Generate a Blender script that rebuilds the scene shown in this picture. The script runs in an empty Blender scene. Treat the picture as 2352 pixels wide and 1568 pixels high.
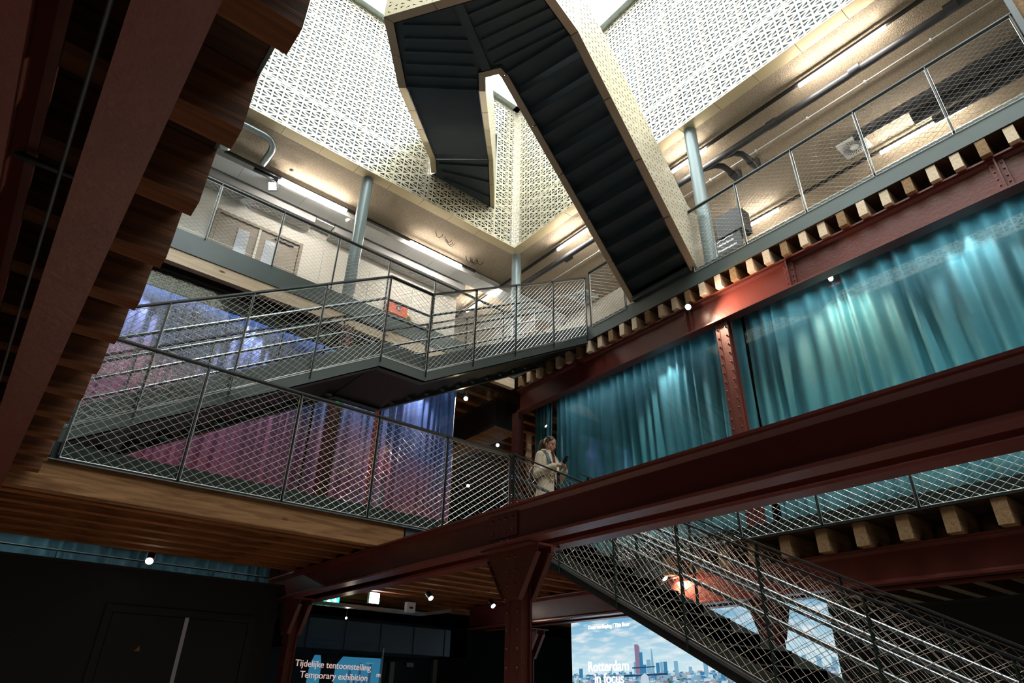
import bpy, math, random
from mathutils import Vector, Matrix
from mathutils.geometry import tessellate_polygon
random.seed(7)
PI = math.pi
S = bpy.context.scene
COL = S.collection
V = Vector

# ------------------------------------------------------------------ camera
FOC, PITCH, ROLL, YAW = 1464.77, math.radians(29.4514), math.radians(1.1333), math.radians(50.8605)
fw = V((math.cos(PITCH)*math.cos(YAW), math.cos(PITCH)*math.sin(YAW), math.sin(PITCH)))
rt0 = V((math.sin(YAW), -math.cos(YAW), 0)); up0 = rt0.cross(fw)
rt = math.cos(ROLL)*rt0 + math.sin(ROLL)*up0
up = -math.sin(ROLL)*rt0 + math.cos(ROLL)*up0
cd = bpy.data.cameras.new('camera'); cam = bpy.data.objects.new('camera', cd); COL.objects.link(cam)
cd.sensor_fit = 'HORIZONTAL'; cd.sensor_width = 36.0; cd.lens = 36.0*FOC/2352.0
cd.clip_start = 0.05; cd.clip_end = 200
m = Matrix((rt, up, -fw)).transposed().to_4x4(); m.translation = V((0, 0, 1.6))
cam.matrix_world = m
S.camera = cam
# ------------------------------------------------------------------ sky, exposure
S.view_settings.view_transform = 'Standard'
S.view_settings.look = 'None'
S.view_settings.gamma = 1.0
S.view_settings.use_curve_mapping = False
S.view_settings.exposure = 1.8
w = bpy.data.worlds.new('sky'); S.world = w; w.use_nodes = True
bg = w.node_tree.nodes['Background']
bg.inputs[0].default_value = (0.92, 0.96, 1.0, 1); bg.inputs[1].default_value = 3.7
S.cycles.max_bounces = 7; S.cycles.diffuse_bounces = 4; S.cycles.glossy_bounces = 3
S.cycles.transparent_max_bounces = 12; S.cycles.transmission_bounces = 3
S.cycles.sample_clamp_indirect = 6.0; S.cycles.caustics_reflective = False; S.cycles.caustics_refractive = False
S.cycles.use_denoising = True

def light(name, kind, loc, energy, color=(1, 1, 1), aim=None, **kw):
    d = bpy.data.lights.new(name, kind); d.energy = energy; d.color = color
    for k, v in kw.items(): setattr(d, k, v)
    o = bpy.data.objects.new(name, d); COL.objects.link(o); o.location = loc
    if aim is not None:
        o.rotation_euler = (V(aim)-V(loc)).to_track_quat('-Z', 'Y').to_euler()
    return o
# opening of the roof light, guides the sampling of the real sky
p_ = light('skylight_portal', 'AREA', (3.62, 2.2, 14.55), 1, aim=(3.62, 2.2, 0), shape='RECTANGLE', size=6.7, size_y=12.7)
p_.data.cycles.is_portal = True

# ------------------------------------------------------------------ materials
def mat(name, col, rough=0.5, metal=0.0, var=0.0, vscale=3.0, bump=0.0, bscale=40.0, spec=0.5, coat=0.0, emis=None, estr=0.0, stretch=None, col2=None):
    m = bpy.data.materials.new(name); m.use_nodes = True
    nt = m.node_tree; b = nt.nodes['Principled BSDF']
    b.inputs['Base Color'].default_value = (*col, 1); b.inputs['Roughness'].default_value = rough
    b.inputs['Metallic'].default_value = metal; b.inputs['Specular IOR Level'].default_value = spec
    if coat: b.inputs['Coat Weight'].default_value = coat
    if emis: b.inputs['Emission Color'].default_value = (*emis, 1); b.inputs['Emission Strength'].default_value = estr
    tc = nt.nodes.new('ShaderNodeTexCoord'); mp = nt.nodes.new('ShaderNodeMapping')
    nt.links.new(tc.outputs['Object'], mp.inputs[0])
    if stretch: mp.inputs['Scale'].default_value = stretch
    if var or col2:
        n = nt.nodes.new('ShaderNodeTexNoise'); n.inputs['Scale'].default_value = vscale; n.inputs['Detail'].default_value = 5
        nt.links.new(mp.outputs[0], n.inputs['Vector'])
        r = nt.nodes.new('ShaderNodeValToRGB'); nt.links.new(n.outputs[0], r.inputs[0])
        c2 = col2 if col2 else tuple(c*(1-var) for c in col)
        r.color_ramp.elements[0].position = .3; r.color_ramp.elements[1].position = .7
        r.color_ramp.elements[0].color = (*c2, 1); r.color_ramp.elements[1].color = (*col, 1)
        nt.links.new(r.outputs[0], b.inputs['Base Color'])
    if bump:
        n2 = nt.nodes.new('ShaderNodeTexNoise'); n2.inputs['Scale'].default_value = bscale; n2.inputs['Detail'].default_value = 4
        nt.links.new(mp.outputs[0], n2.inputs['Vector'])
        bp = nt.nodes.new('ShaderNodeBump'); bp.inputs['Strength'].default_value = bump; bp.inputs['Distance'].default_value = .02
        nt.links.new(n2.outputs[0], bp.inputs['Height']); nt.links.new(bp.outputs[0], b.inputs['Normal'])
    return m

def wood(name, light_c, dark_c, rough=.8, knots=True):
    m = bpy.data.materials.new(name); m.use_nodes = True
    nt = m.node_tree; b = nt.nodes['Principled BSDF']; b.inputs['Roughness'].default_value = rough; b.inputs['Specular IOR Level'].default_value = .15
    tc = nt.nodes.new('ShaderNodeTexCoord'); mp = nt.nodes.new('ShaderNodeMapping')
    nt.links.new(tc.outputs['Object'], mp.inputs[0]); mp.inputs['Scale'].default_value = (.8, 9, 9)
    n = nt.nodes.new('ShaderNodeTexNoise'); n.inputs['Scale'].default_value = 2.2; n.inputs['Detail'].default_value = 8; n.inputs['Distortion'].default_value = 1.2
    nt.links.new(mp.outputs[0], n.inputs['Vector'])
    r = nt.nodes.new('ShaderNodeValToRGB'); nt.links.new(n.outputs[0], r.inputs[0])
    r.color_ramp.elements[0].position = .32; r.color_ramp.elements[0].color = (*dark_c, 1)
    r.color_ramp.elements[1].position = .68; r.color_ramp.elements[1].color = (*light_c, 1)
    out = r.outputs[0]
    if knots:
        vo = nt.nodes.new('ShaderNodeTexVoronoi'); vo.inputs['Scale'].default_value = 1.0
        mp2 = nt.nodes.new('ShaderNodeMapping'); mp2.inputs['Scale'].default_value = (1.8, 4.5, 4.5)
        nt.links.new(tc.outputs['Object'], mp2.inputs[0]); nt.links.new(mp2.outputs[0], vo.inputs['Vector'])
        r2 = nt.nodes.new('ShaderNodeValToRGB'); nt.links.new(vo.outputs['Distance'], r2.inputs[0])
        r2.color_ramp.elements[0].position = .05; r2.color_ramp.elements[0].color = (.25, .2, .15, 1)
        r2.color_ramp.elements[1].position = .11; r2.color_ramp.elements[1].color = (1, 1, 1, 1)
        mx = nt.nodes.new('ShaderNodeMix'); mx.data_type = 'RGBA'; mx.blend_type = 'MULTIPLY'; mx.inputs[0].default_value = 1
        nt.links.new(out, mx.inputs[6]); nt.links.new(r2.outputs[0], mx.inputs[7]); out = mx.outputs[2]
    nt.links.new(out, b.inputs['Base Color'])
    bp = nt.nodes.new('ShaderNodeBump'); bp.inputs['Strength'].default_value = .35; bp.inputs['Distance'].default_value = .01
    nt.links.new(n.outputs[0], bp.inputs['Height']); nt.links.new(bp.outputs[0], b.inputs['Normal'])
    return m

def glassmat(name, tint=(.93, .97, .96), rough=0.0, ior=1.5):
    m = bpy.data.materials.new(name); m.use_nodes = True; nt = m.node_tree
    for n in list(nt.nodes): nt.nodes.remove(n)
    o = nt.nodes.new('ShaderNodeOutputMaterial'); mx = nt.nodes.new('ShaderNodeMixShader')
    t = nt.nodes.new('ShaderNodeBsdfTransparent'); t.inputs[0].default_value = (*tint, 1)
    g = nt.nodes.new('ShaderNodeBsdfGlossy'); g.inputs['Roughness'].default_value = rough
    lw = nt.nodes.new('ShaderNodeLayerWeight'); lw.inputs['Blend'].default_value = .5
    pw = nt.nodes.new('ShaderNodeMath'); pw.operation = 'POWER'; pw.inputs[1].default_value = 4.5; nt.links.new(lw.outputs['Facing'], pw.inputs[0])
    ma = nt.nodes.new('ShaderNodeMath'); ma.operation = 'MULTIPLY_ADD'; ma.inputs[1].default_value = .7; ma.inputs[2].default_value = .045; nt.links.new(pw.outputs[0], ma.inputs[0])
    nt.links.new(ma.outputs[0], mx.inputs[0]); nt.links.new(t.outputs[0], mx.inputs[1]); nt.links.new(g.outputs[0], mx.inputs[2])
    nt.links.new(mx.outputs[0], o.inputs[0])
    return m

def emit(name, col, s):
    return mat(name, (0, 0, 0), emis=col, estr=s)

M = {}
M['red'] = mat('oxide_red_paint', (.17, .034, .026), rough=.38, var=.25, vscale=2.5, bump=.12, bscale=25)
M['red2'] = mat('oxide_red_paint_matt', (.15, .036, .026), rough=.45, var=.2, vscale=4, bump=.1, bscale=40)
M['green'] = mat('grey_green_steel', (.085, .105, .098), rough=.42, var=.15, vscale=2, bump=.05, bscale=8)
M['dgreen'] = mat('dark_green_steel', (.022, .034, .028), rough=.6, spec=.25, var=.15, vscale=2)
M['stairgreen'] = mat('olive_grey_steel', (.085, .088, .072), rough=.55)
M['dark'] = mat('dark_steel', (.028, .032, .031), rough=.38, var=.2, vscale=3)
M['rail'] = mat('polished_steel_tube', (.26, .28, .29), rough=.25, metal=.9)
M['wire'] = mat('stainless_wire', (.72, .70, .66), rough=.3, metal=.6)
M['wire2'] = mat('dull_steel_wire', (.40, .355, .32), rough=.45, metal=.4)
M['inox'] = mat('stainless_edge', (.55, .58, .6), rough=.28, metal=.9)
M['gold'] = mat('champagne_metal', (.68, .60, .45), rough=.42, metal=.35, var=.06, vscale=1.2)
M['goldedge'] = mat('champagne_edge_metal', (.68, .56, .34), rough=.45, metal=.35, var=.08, vscale=1.5)
M['goldshade'] = mat('shaded_champagne_metal', (.50, .39, .28), rough=.45, metal=.4, var=.08, vscale=1.5)  # same champagne metal, the darkness it mirrors put into the colour
M['soffit'] = mat('blue_black_steel', (.052, .072, .085), rough=.35, var=.2, vscale=2)
M['backing'] = mat('blue_grey_backing', (.042, .068, .075), rough=.4, var=.25, vscale=1.0)
M['acoustic'] = mat('acoustic_spray_ceiling', (.50, .40, .29), rough=.95, col2=(.30, .235, .165), vscale=45, bump=.8, bscale=55)
M['white'] = mat('white_plaster', (.78, .75, .68), rough=.7, var=.04, vscale=1)
M['whitemetal'] = mat('white_metal', (.72, .73, .73), rough=.4)
M['grey'] = mat('grey_plaster', (.42, .42, .41), rough=.8)
M['screed'] = mat('grey_screed', (.22, .22, .21), rough=.7, var=.2, vscale=2)
M['blackwall'] = mat('black_wall_paint', (.006, .0065, .008), rough=.6)
M['blackfloor'] = mat('ground_floor_screed', (.30, .27, .24), rough=.35, var=.3, vscale=1)
M['navy'] = mat('dark_blue_grey_paint', (.03, .045, .06), rough=.5)
M['pipe'] = mat('dark_grey_pipe', (.055, .055, .06), rough=.45)
M['galv'] = mat('galvanised_steel', (.45, .52, .54), rough=.3, metal=.85, var=.2, vscale=6)
M['column'] = mat('grey_green_column_paint', (.20, .25, .25), rough=.3)
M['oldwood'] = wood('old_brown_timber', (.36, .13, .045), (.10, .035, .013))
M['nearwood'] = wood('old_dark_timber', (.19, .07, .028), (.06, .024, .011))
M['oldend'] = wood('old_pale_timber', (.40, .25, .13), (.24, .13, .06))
M['beamwood'] = wood('weathered_timber', (.37, .19, .085), (.16, .075, .032))
M['newwood'] = wood('fresh_spruce', (.88, .69, .50), (.70, .50, .33))
M['board'] = wood('floor_boards', (.09, .045, .025), (.04, .02, .012), knots=False)
M['glass'] = glassmat('clear_glass')
M['led'] = emit('led_strip_glow', (1, .94, .84), 28.0)
M['warm'] = emit('warm_lamp_glow', (1, .78, .55), 60.0)
M['cool'] = emit('white_lamp_glow', (.9, .97, 1), 20.0)
M['spotlens'] = emit('spot_lens_glow', (1, .90, .75), 14.0)
M['exitgreen'] = emit('exit_green_glow', (.02, .75, .28), 1.6)
M['exitwhite'] = emit('exit_white_glow', (.8, 1, .9), 2.2)
M['orange'] = mat('orange_box', (.75, .10, .03), rough=.4)
M['ochre'] = mat('ochre_disc', (.6, .42, .05), rough=.5)
M['black'] = mat('black_plastic', (.012, .012, .013), rough=.4)
M['lettering'] = mat('white_lettering', (.85, .85, .85), rough=.6, emis=(1, .97, .95), estr=.25)
M['pinkletter'] = mat('pale_pink_lettering', (.8, .6, .55), rough=.6, emis=(1, .72, .66), estr=.16)
M['litletter'] = emit('bright_lettering', (1, 1, 1), 1.6)
M['doorgrey'] = mat('grey_brown_door', (.30, .25, .19), rough=.5, var=.08, vscale=1.5)
M['bluegrey'] = mat('pale_blue_glass_pane', (.50, .55, .62), rough=.15)
M['strip'] = mat('pale_seal_strip', (.5, .5, .6), rough=.5)

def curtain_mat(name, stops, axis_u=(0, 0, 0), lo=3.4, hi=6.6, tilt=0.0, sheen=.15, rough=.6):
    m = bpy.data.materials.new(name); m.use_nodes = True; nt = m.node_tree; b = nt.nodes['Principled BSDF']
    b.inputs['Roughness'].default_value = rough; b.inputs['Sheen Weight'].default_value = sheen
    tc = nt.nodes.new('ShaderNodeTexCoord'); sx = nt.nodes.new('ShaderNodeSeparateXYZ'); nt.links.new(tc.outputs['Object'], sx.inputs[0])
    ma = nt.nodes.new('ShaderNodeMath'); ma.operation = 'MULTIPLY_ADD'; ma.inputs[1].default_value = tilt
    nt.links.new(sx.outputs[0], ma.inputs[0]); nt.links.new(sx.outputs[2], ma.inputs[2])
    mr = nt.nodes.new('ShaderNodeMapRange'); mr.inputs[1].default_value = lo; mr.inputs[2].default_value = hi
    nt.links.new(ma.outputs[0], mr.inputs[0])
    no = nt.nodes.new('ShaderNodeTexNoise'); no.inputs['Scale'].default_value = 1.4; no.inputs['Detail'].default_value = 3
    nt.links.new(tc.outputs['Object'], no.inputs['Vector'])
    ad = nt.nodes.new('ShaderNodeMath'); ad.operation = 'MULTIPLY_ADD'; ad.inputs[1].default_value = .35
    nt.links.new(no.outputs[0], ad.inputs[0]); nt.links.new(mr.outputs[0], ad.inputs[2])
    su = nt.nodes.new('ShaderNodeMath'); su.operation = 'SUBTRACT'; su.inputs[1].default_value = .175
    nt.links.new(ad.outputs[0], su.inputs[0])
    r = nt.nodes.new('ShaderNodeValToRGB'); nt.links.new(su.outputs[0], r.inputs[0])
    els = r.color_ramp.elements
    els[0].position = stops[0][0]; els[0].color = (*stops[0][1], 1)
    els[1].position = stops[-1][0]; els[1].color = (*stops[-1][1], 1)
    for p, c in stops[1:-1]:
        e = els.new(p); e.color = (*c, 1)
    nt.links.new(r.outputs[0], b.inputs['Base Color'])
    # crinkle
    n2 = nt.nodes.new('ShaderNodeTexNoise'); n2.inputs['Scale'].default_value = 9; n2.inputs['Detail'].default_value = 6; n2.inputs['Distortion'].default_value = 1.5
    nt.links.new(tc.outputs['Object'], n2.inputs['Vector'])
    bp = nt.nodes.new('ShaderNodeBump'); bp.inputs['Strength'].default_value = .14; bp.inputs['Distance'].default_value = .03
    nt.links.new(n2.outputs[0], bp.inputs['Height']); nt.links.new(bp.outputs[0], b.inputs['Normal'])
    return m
M['teal'] = curtain_mat('teal_cloth', [(0, (.19, .47, .54)), (.45, (.07, .35, .44)), (1, (.025, .18, .25))])  # paler towards the floor: skylight on the lower cloth put into the colour
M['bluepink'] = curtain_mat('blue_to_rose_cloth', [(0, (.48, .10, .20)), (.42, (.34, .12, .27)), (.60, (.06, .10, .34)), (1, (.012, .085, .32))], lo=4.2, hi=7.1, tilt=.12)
M['redgap'] = mat('red_gap_light', (.55, .03, .03), rough=.5)  # red light in the curtain opening, painted as a plain red

# ------------------------------------------------------------------ mesh building
class MB:
    def __init__(s): s.v = []; s.f = []; s.sm = []
    def add(s, vs, fs, smooth=False):
        n = len(s.v); s.v += [V(a) for a in vs]; s.f += [tuple(i+n for i in f) for f in fs]; s.sm += [smooth]*len(fs)
    def box(s, x0, x1, y0, y1, z0, z1):
        s.add([(x0,y0,z0),(x1,y0,z0),(x1,y1,z0),(x0,y1,z0),(x0,y0,z1),(x1,y0,z1),(x1,y1,z1),(x0,y1,z1)],
              [(0,3,2,1),(4,5,6,7),(0,1,5,4),(1,2,6,5),(2,3,7,6),(3,0,4,7)]); return s
    def prism(s, poly, ext):
        ext = V(ext); n = len(poly); a = [V(p) for p in poly]
        s.add(a+[p+ext for p in a], [tuple(range(n))[::-1], tuple(range(n, 2*n))]+[(i,(i+1)%n,(i+1)%n+n,i+n) for i in range(n)]); return s
    def bar(s, p, q, w, h, upv=(0,0,1), off=(0,0)):
        p = V(p); q = V(q); d = (q-p).normalized(); u = V(upv); r = d.cross(u).normalized(); u = r.cross(d).normalized()
        c = []
        for a in (p, q):
            for sx, sy in ((-1,-1),(1,-1),(1,1),(-1,1)):
                c.append(a + r*(off[0]+sx*w/2) + u*(off[1]+sy*h/2))
        s.add(c, [(0,3,2,1),(4,5,6,7),(0,1,5,4),(1,2,6,5),(2,3,7,6),(3,0,4,7)]); return s
    def tube(s, pts, r, n=8, smooth=True, caps=True):
        pts = [V(p) for p in pts]; rings = []; prev = None
        rr = r if isinstance(r, (list, tuple)) else [r]*len(pts)
        for i, p in enumerate(pts):
            d = (pts[min(i+1, len(pts)-1)]-pts[max(i-1, 0)]).normalized()
            if prev is None:
                a = V((0,0,1)) if abs(d.z) < .9 else V((1,0,0)); x = d.cross(a).normalized()
            else:
                x = (prev - d*prev.dot(d)).normalized()
            prev = x; y = d.cross(x)
            rings.append([p + (x*math.cos(2*PI*k/n) + y*math.sin(2*PI*k/n))*rr[i] for k in range(n)])
        vs = [v for g in rings for v in g]; fs = []
        for i in range(len(pts)-1):
            for k in range(n): fs.append((i*n+k, i*n+(k+1)%n, (i+1)*n+(k+1)%n, (i+1)*n+k))
        s.add(vs, fs, smooth)
        if caps: s.add(rings[0], [tuple(range(n))[::-1]]); s.add(rings[-1], [tuple(range(n))])
        return s
    def dome(s, c, nrm, r, h=None, n=6):
        c = V(c); nrm = V(nrm).normalized(); h = h or r*.8
        a = V((0,0,1)) if abs(nrm.z) < .9 else V((1,0,0)); x = nrm.cross(a).normalized(); y = nrm.cross(x)
        vs = []
        for rr, hh in ((1, 0), (.85, .55), (.45, .92)):
            vs += [c + (x*math.cos(2*PI*k/n)+y*math.sin(2*PI*k/n))*r*rr + nrm*h*hh for k in range(n)]
        vs.append(c+nrm*h); fs = []
        for i in range(2):
            for k in range(n): fs.append((i*n+k, i*n+(k+1)%n, (i+1)*n+(k+1)%n, (i+1)*n+k))
        for k in range(n): fs.append((2*n+k, 2*n+(k+1)%n, 3*n))
        s.add(vs, fs, True); return s
    def build(s, name, m, parent=None, org=None, smooth=None):
        org = V(org) if org is not None else (V(parent['_o']) if parent is not None and '_o' in parent.keys() else V((0,0,0)))
        me = bpy.data.meshes.new(name); me.from_pydata([tuple(v-org) for v in s.v], [], s.f); me.materials.append(m)
        for p, k in zip(me.polygons, s.sm): p.use_smooth = k if smooth is None else smooth
        me.validate(); me.update()
        o = bpy.data.objects.new(name, me); COL.objects.link(o)
        if parent is None: o.location = org
        else: o.parent = parent
        o['_o'] = tuple(org)
        return o
def tag(o, label, cat, group=None, kind=None):
    o['label'] = label; o['category'] = cat
    if group: o['group'] = group
    if kind: o['kind'] = kind
    return o
def thing(name, label, cat, loc=(0,0,0), group=None, kind=None):
    o = bpy.data.objects.new(name, None); COL.objects.link(o); o.location = loc; o['_o'] = tuple(float(c) for c in loc)
    o.empty_display_size = .1
    return tag(o, label, cat, group, kind)
def struct(o, label=None, cat=None):
    o['kind'] = 'structure'
    if label: o['label'] = label
    if cat: o['category'] = cat
    return o
def dup(root, delta, label=None, group=None):
    r = root.copy(); COL.objects.link(r); r.location = root.location + V(delta)
    if label: r['label'] = label
    if group: r['group'] = group
    for ch in list(root.children):
        c = ch.copy(); COL.objects.link(c); c.parent = r
        for g in ch.children:
            d = g.copy(); COL.objects.link(d); d.parent = c
    return r
def box(name, m, x0, x1, y0, y1, z0, z1, parent=None):
    b = MB(); b.box(x0, x1, y0, y1, z0, z1)
    return b.build(name, m, parent, org=None if parent is not None else ((x0+x1)/2, (y0+y1)/2, z0))
ORD = ['first','second','third','fourth','fifth','sixth','seventh','eighth','ninth','tenth','eleventh','twelfth','thirteenth','fourteenth','fifteenth','sixteenth','seventeenth','eighteenth','nineteenth','twentieth']
TENS = {20:'twenty', 30:'thirty', 40:'forty'}
def nth(i):
    if i < 20: return ORD[i]
    n = i+1; t = n//10*10
    return {20:'twentieth',30:'thirtieth',40:'fortieth'}[t] if n == t else TENS[t]+'-'+ORD[n-t-1]

# perforated star lattice: convex polygon (2D) -> triangles
def clip(poly, a, b, c):      # keep a*x+b*y+c>=0
    out = []
    for i in range(len(poly)):
        p, q = poly[i], poly[(i+1) % len(poly)]
        dp, dq = a*p[0]+b*p[1]+c, a*q[0]+b*q[1]+c
        if dp >= 0: out.append(p)
        if (dp > 0 and dq < 0) or (dp < 0 and dq > 0):
            t = dp/(dp-dq); out.append((p[0]+(q[0]-p[0])*t, p[1]+(q[1]-p[1])*t))
    return out
def area(p): return .5*sum(p[i][0]*p[(i+1) % len(p)][1]-p[(i+1) % len(p)][0]*p[i][1] for i in range(len(p)))
def halfs(poly, ins):
    r = []; n = len(poly)
    if area(poly) < 0: poly = poly[::-1]
    for i in range(n):
        (x0, y0), (x1, y1) = poly[i], poly[(i+1) % n]; l = math.hypot(x1-x0, y1-y0)
        if l < 1e-7: continue
        a, b = -(y1-y0)/l, (x1-x0)/l; r.append((a, b, -(a*x0+b*y0)-ins))
    return r
def lattice(poly, W=.17625, bar=.03, border=.012, u0=0., v0=0., hole=None):
    H = W/.8660254; xs = [p[0] for p in poly]; ys = [p[1] for p in poly]
    big = halfs(poly, 0); small = halfs(poly, border); vs = []; fs = []
    k0 = math.floor((min(xs)-u0)/W); k1 = math.ceil((max(xs)-u0)/W)
    for k in range(k0, k1):
        xa = u0+k*W; xb = xa+W; flip = k % 2
        j0 = math.floor((min(ys)-v0)/H)-1; j1 = math.ceil((max(ys)-v0)/H)+1
        for j in range(j0, j1+1):
            y = v0+j*H+(H/2 if flip else 0)
            for T in (((xa,y),(xb,y),(xb,y+H/2)), ((xa,y),(xb,y-H/2),(xb,y)), ((xa,y),(xb,y+H/2),(xa,y+H/2)), ((xa,y),(xa,y-H/2),(xb,y-H/2))):
                R = list(T)
                for h in big:
                    R = clip(R, *h)
                    if len(R) < 3: break
                if len(R) < 3 or abs(area(R)) < 1e-7: continue
                Hh = list(T)
                for h in halfs(list(T), bar/2)+small:
                    Hh = clip(Hh, *h)
                    if len(Hh) < 3: break
                if hole:
                    pass
                n = len(vs)
                if len(Hh) < 3 or abs(area(Hh)) < 2e-5:
                    vs += R; fs.append(tuple(range(n, n+len(R))))
                else:
                    tris = tessellate_polygon([[V((*p, 0)) for p in R], [V((*p, 0)) for p in Hh]])
                    vs += R+Hh
                    for t in tris: fs.append(tuple(i+n for i in t))
    return vs, fs
def sheet(name, m, poly, o, ud, vd, parent, thick=.004, **kw):
    o = V(o); ud = V(ud); vd = V(vd); vs, fs = lattice(poly, **kw)
    mb = MB(); mb.add([o+ud*a+vd*b for a, b in vs], fs)
    ob = mb.build(name, m, parent)
    md = ob.modifiers.new('thickness', 'SOLIDIFY'); md.thickness = thick; md.offset = 0
    return ob

# stainless net: affine patch  P + a*U + b*Vv, a,b in [0,1]
def net(name, P, U, Vv, parent, cw=.107, ch=.075, r=.0022, knots=True, m=None):
    P = V(P); U = V(U); Vv = V(Vv); L = U.length; Hh = Vv.length; mb = MB()
    nu = max(1, round(L/cw)); nv = max(1, round(Hh/ch)); nn = U.cross(Vv).normalized()
    for sgn in (1, -1):
        for k in range(-nv, nu+nv+1):
            # line through (k,0) with direction (sgn*.5,1) per half cell -> in cell units slope: du = sgn*dv
            pts = []
            a0, b0 = k, 0.; a1, b1 = k+sgn*nv, float(nv)
            t0, t1 = 0., 1.
            da = a1-a0
            for lim, s_ in ((0, 1), (nu, -1)):
                f0 = s_*(a0-lim); f1 = s_*(a1-lim)
                if f0 < 0 and f1 < 0: t0 = 1; t1 = 0; break
                if f0 < 0: t0 = max(t0, f0/(f0-f1))
                elif f1 < 0: t1 = min(t1, f0/(f0-f1))
            if t1-t0 < 1e-6: continue
            p = P+U*((a0+da*t0)/nu)+Vv*(t0); q = P+U*((a0+da*t1)/nu)+Vv*(t1)
            mb.tube([p+nn*sgn*.001, q+nn*sgn*.001], r, n=4, smooth=False, caps=False)
    if knots:
        for j in range(0, 2*nv+1):
            for i in range(nu+1):
                a = i+(.5 if j % 2 else 0)
                if a > nu: continue
                c = P+U*(a/nu)+Vv*(j/(2*nv)); d1 = U.normalized()*.007; d2 = V((0,0,1))*.0035; d3 = nn*.0035
                mb.add([c+d1, c-d1, c+d2, c-d2, c+d3, c-d3], [(0,2,4),(2,1,4),(1,3,4),(3,0,4),(2,0,5),(1,2,5),(3,1,5),(0,3,5)])
    mb.tube([P, P+U], .004, n=5); mb.tube([P+Vv, P+U+Vv], .004, n=5); mb.tube([P, P+Vv], .004, n=5); mb.tube([P+U, P+U+Vv], .004, n=5)
    return mb.build(name, m or M['wire'], parent)

def text(body, m, size, o, ud, vd, parent, name='lettering', ext=.002, align='LEFT'):
    c = bpy.data.curves.new(name, 'FONT'); c.body = body; c.size = size; c.extrude = ext; c.align_x = align
    c.materials.append(m)
    ob = bpy.data.objects.new(name, c); COL.objects.link(ob)
    ud = V(ud).normalized(); vd = V(vd); vd = (vd-ud*vd.dot(ud)).normalized(); n = ud.cross(vd)
    mt = Matrix((ud, vd, n)).transposed().to_4x4(); po = V(parent['_o']) if parent else V((0,0,0))
    mt.translation = V(o)-po
    me = bpy.data.meshes.new_from_object(ob); bpy.data.objects.remove(ob); bpy.data.curves.remove(c)
    if not me.materials: me.materials.append(m)
    ob = bpy.data.objects.new(name, me); COL.objects.link(ob); ob.parent = parent; ob.matrix_local = mt
    return ob

# =================================================================== STRUCTURE
XR, YL = 7.0, 8.5          # edges of the upper gallery
XN = .217                   # near gallery edge
YF = -4.2                  # far end behind the camera
YB = 6.4                   # edge of first floor gallery
Z1, Z2, ZC = 3.435, 7.26, 10.18
struct(box('floor', M['blackfloor'], -7, 13, -8, 20, -.2, 0), 'dark floor of the ground level', 'floor')
# outer shell
struct(box('wall_rear', M['grey'], -7.2, 13.2, -8.2, -8, 0, 15))
struct(box('wall_near', M['grey'], -7.2, -7, -8, 20, 0, 15))
struct(box('wall_north', M['blackwall'], -7.2, 13.2, 20, 20.2, 0, 7.0))
struct(box('wall_east', M['blackwall'], 13, 13.2, -8, 20, 0, 7.0))
# roof of the third floor around the light well
r = MB(); zr = 14.42
r.box(-7, .25, -8, 20, zr, zr+.3); r.box(7.0, 13, -8, 20, zr, zr+.3); r.box(.25, 7, 8.57, 20, zr, zr+.3); r.box(.25, 7, -8, -4.2, zr, zr+.3)
struct(r.build('ceiling', M['grey']), 'roof around the skylight', 'roof')
# L2 ceiling (acoustic)
c = MB(); zc = ZC
c.box(-7, 0.03, -8, 20, zc, zc+.25); c.box(7.215, 13, -8, 20, zc, zc+.25); c.box(.03, 7.215, 8.785, 20, zc, zc+.25); c.box(.03, 7.215, -8, -4.42, zc, zc+.25)
o = struct(c.build('ceiling_acoustic', M['acoustic']), 'tan sprayed acoustic ceiling over the upper gallery', 'ceiling')
# L2 floor slab and boards
def slab(nm, z0, z1, m, yb):
    c = MB()
    c.box(XR, 13, -8, 20, z0, z1); c.box(-7, XN-.013, -8, 20, z0, z1); c.box(XN-.013, XR, yb, 20, z0, z1); c.box(XN-.013, XR, -8, YF, z0, z1)
    return struct(c.build(nm, m))
slab('floor_upper_screed', 7.03, Z2, M['screed'], YL+.01)
slab('floor_upper_boards', 6.99, 7.03, M['board'], YL+.01)
slab('floor_middle_screed', 3.33, Z1, M['screed'], YB+.01)
slab('floor_middle_boards', 3.29, 3.33, M['board'], YB+.01)

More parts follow.
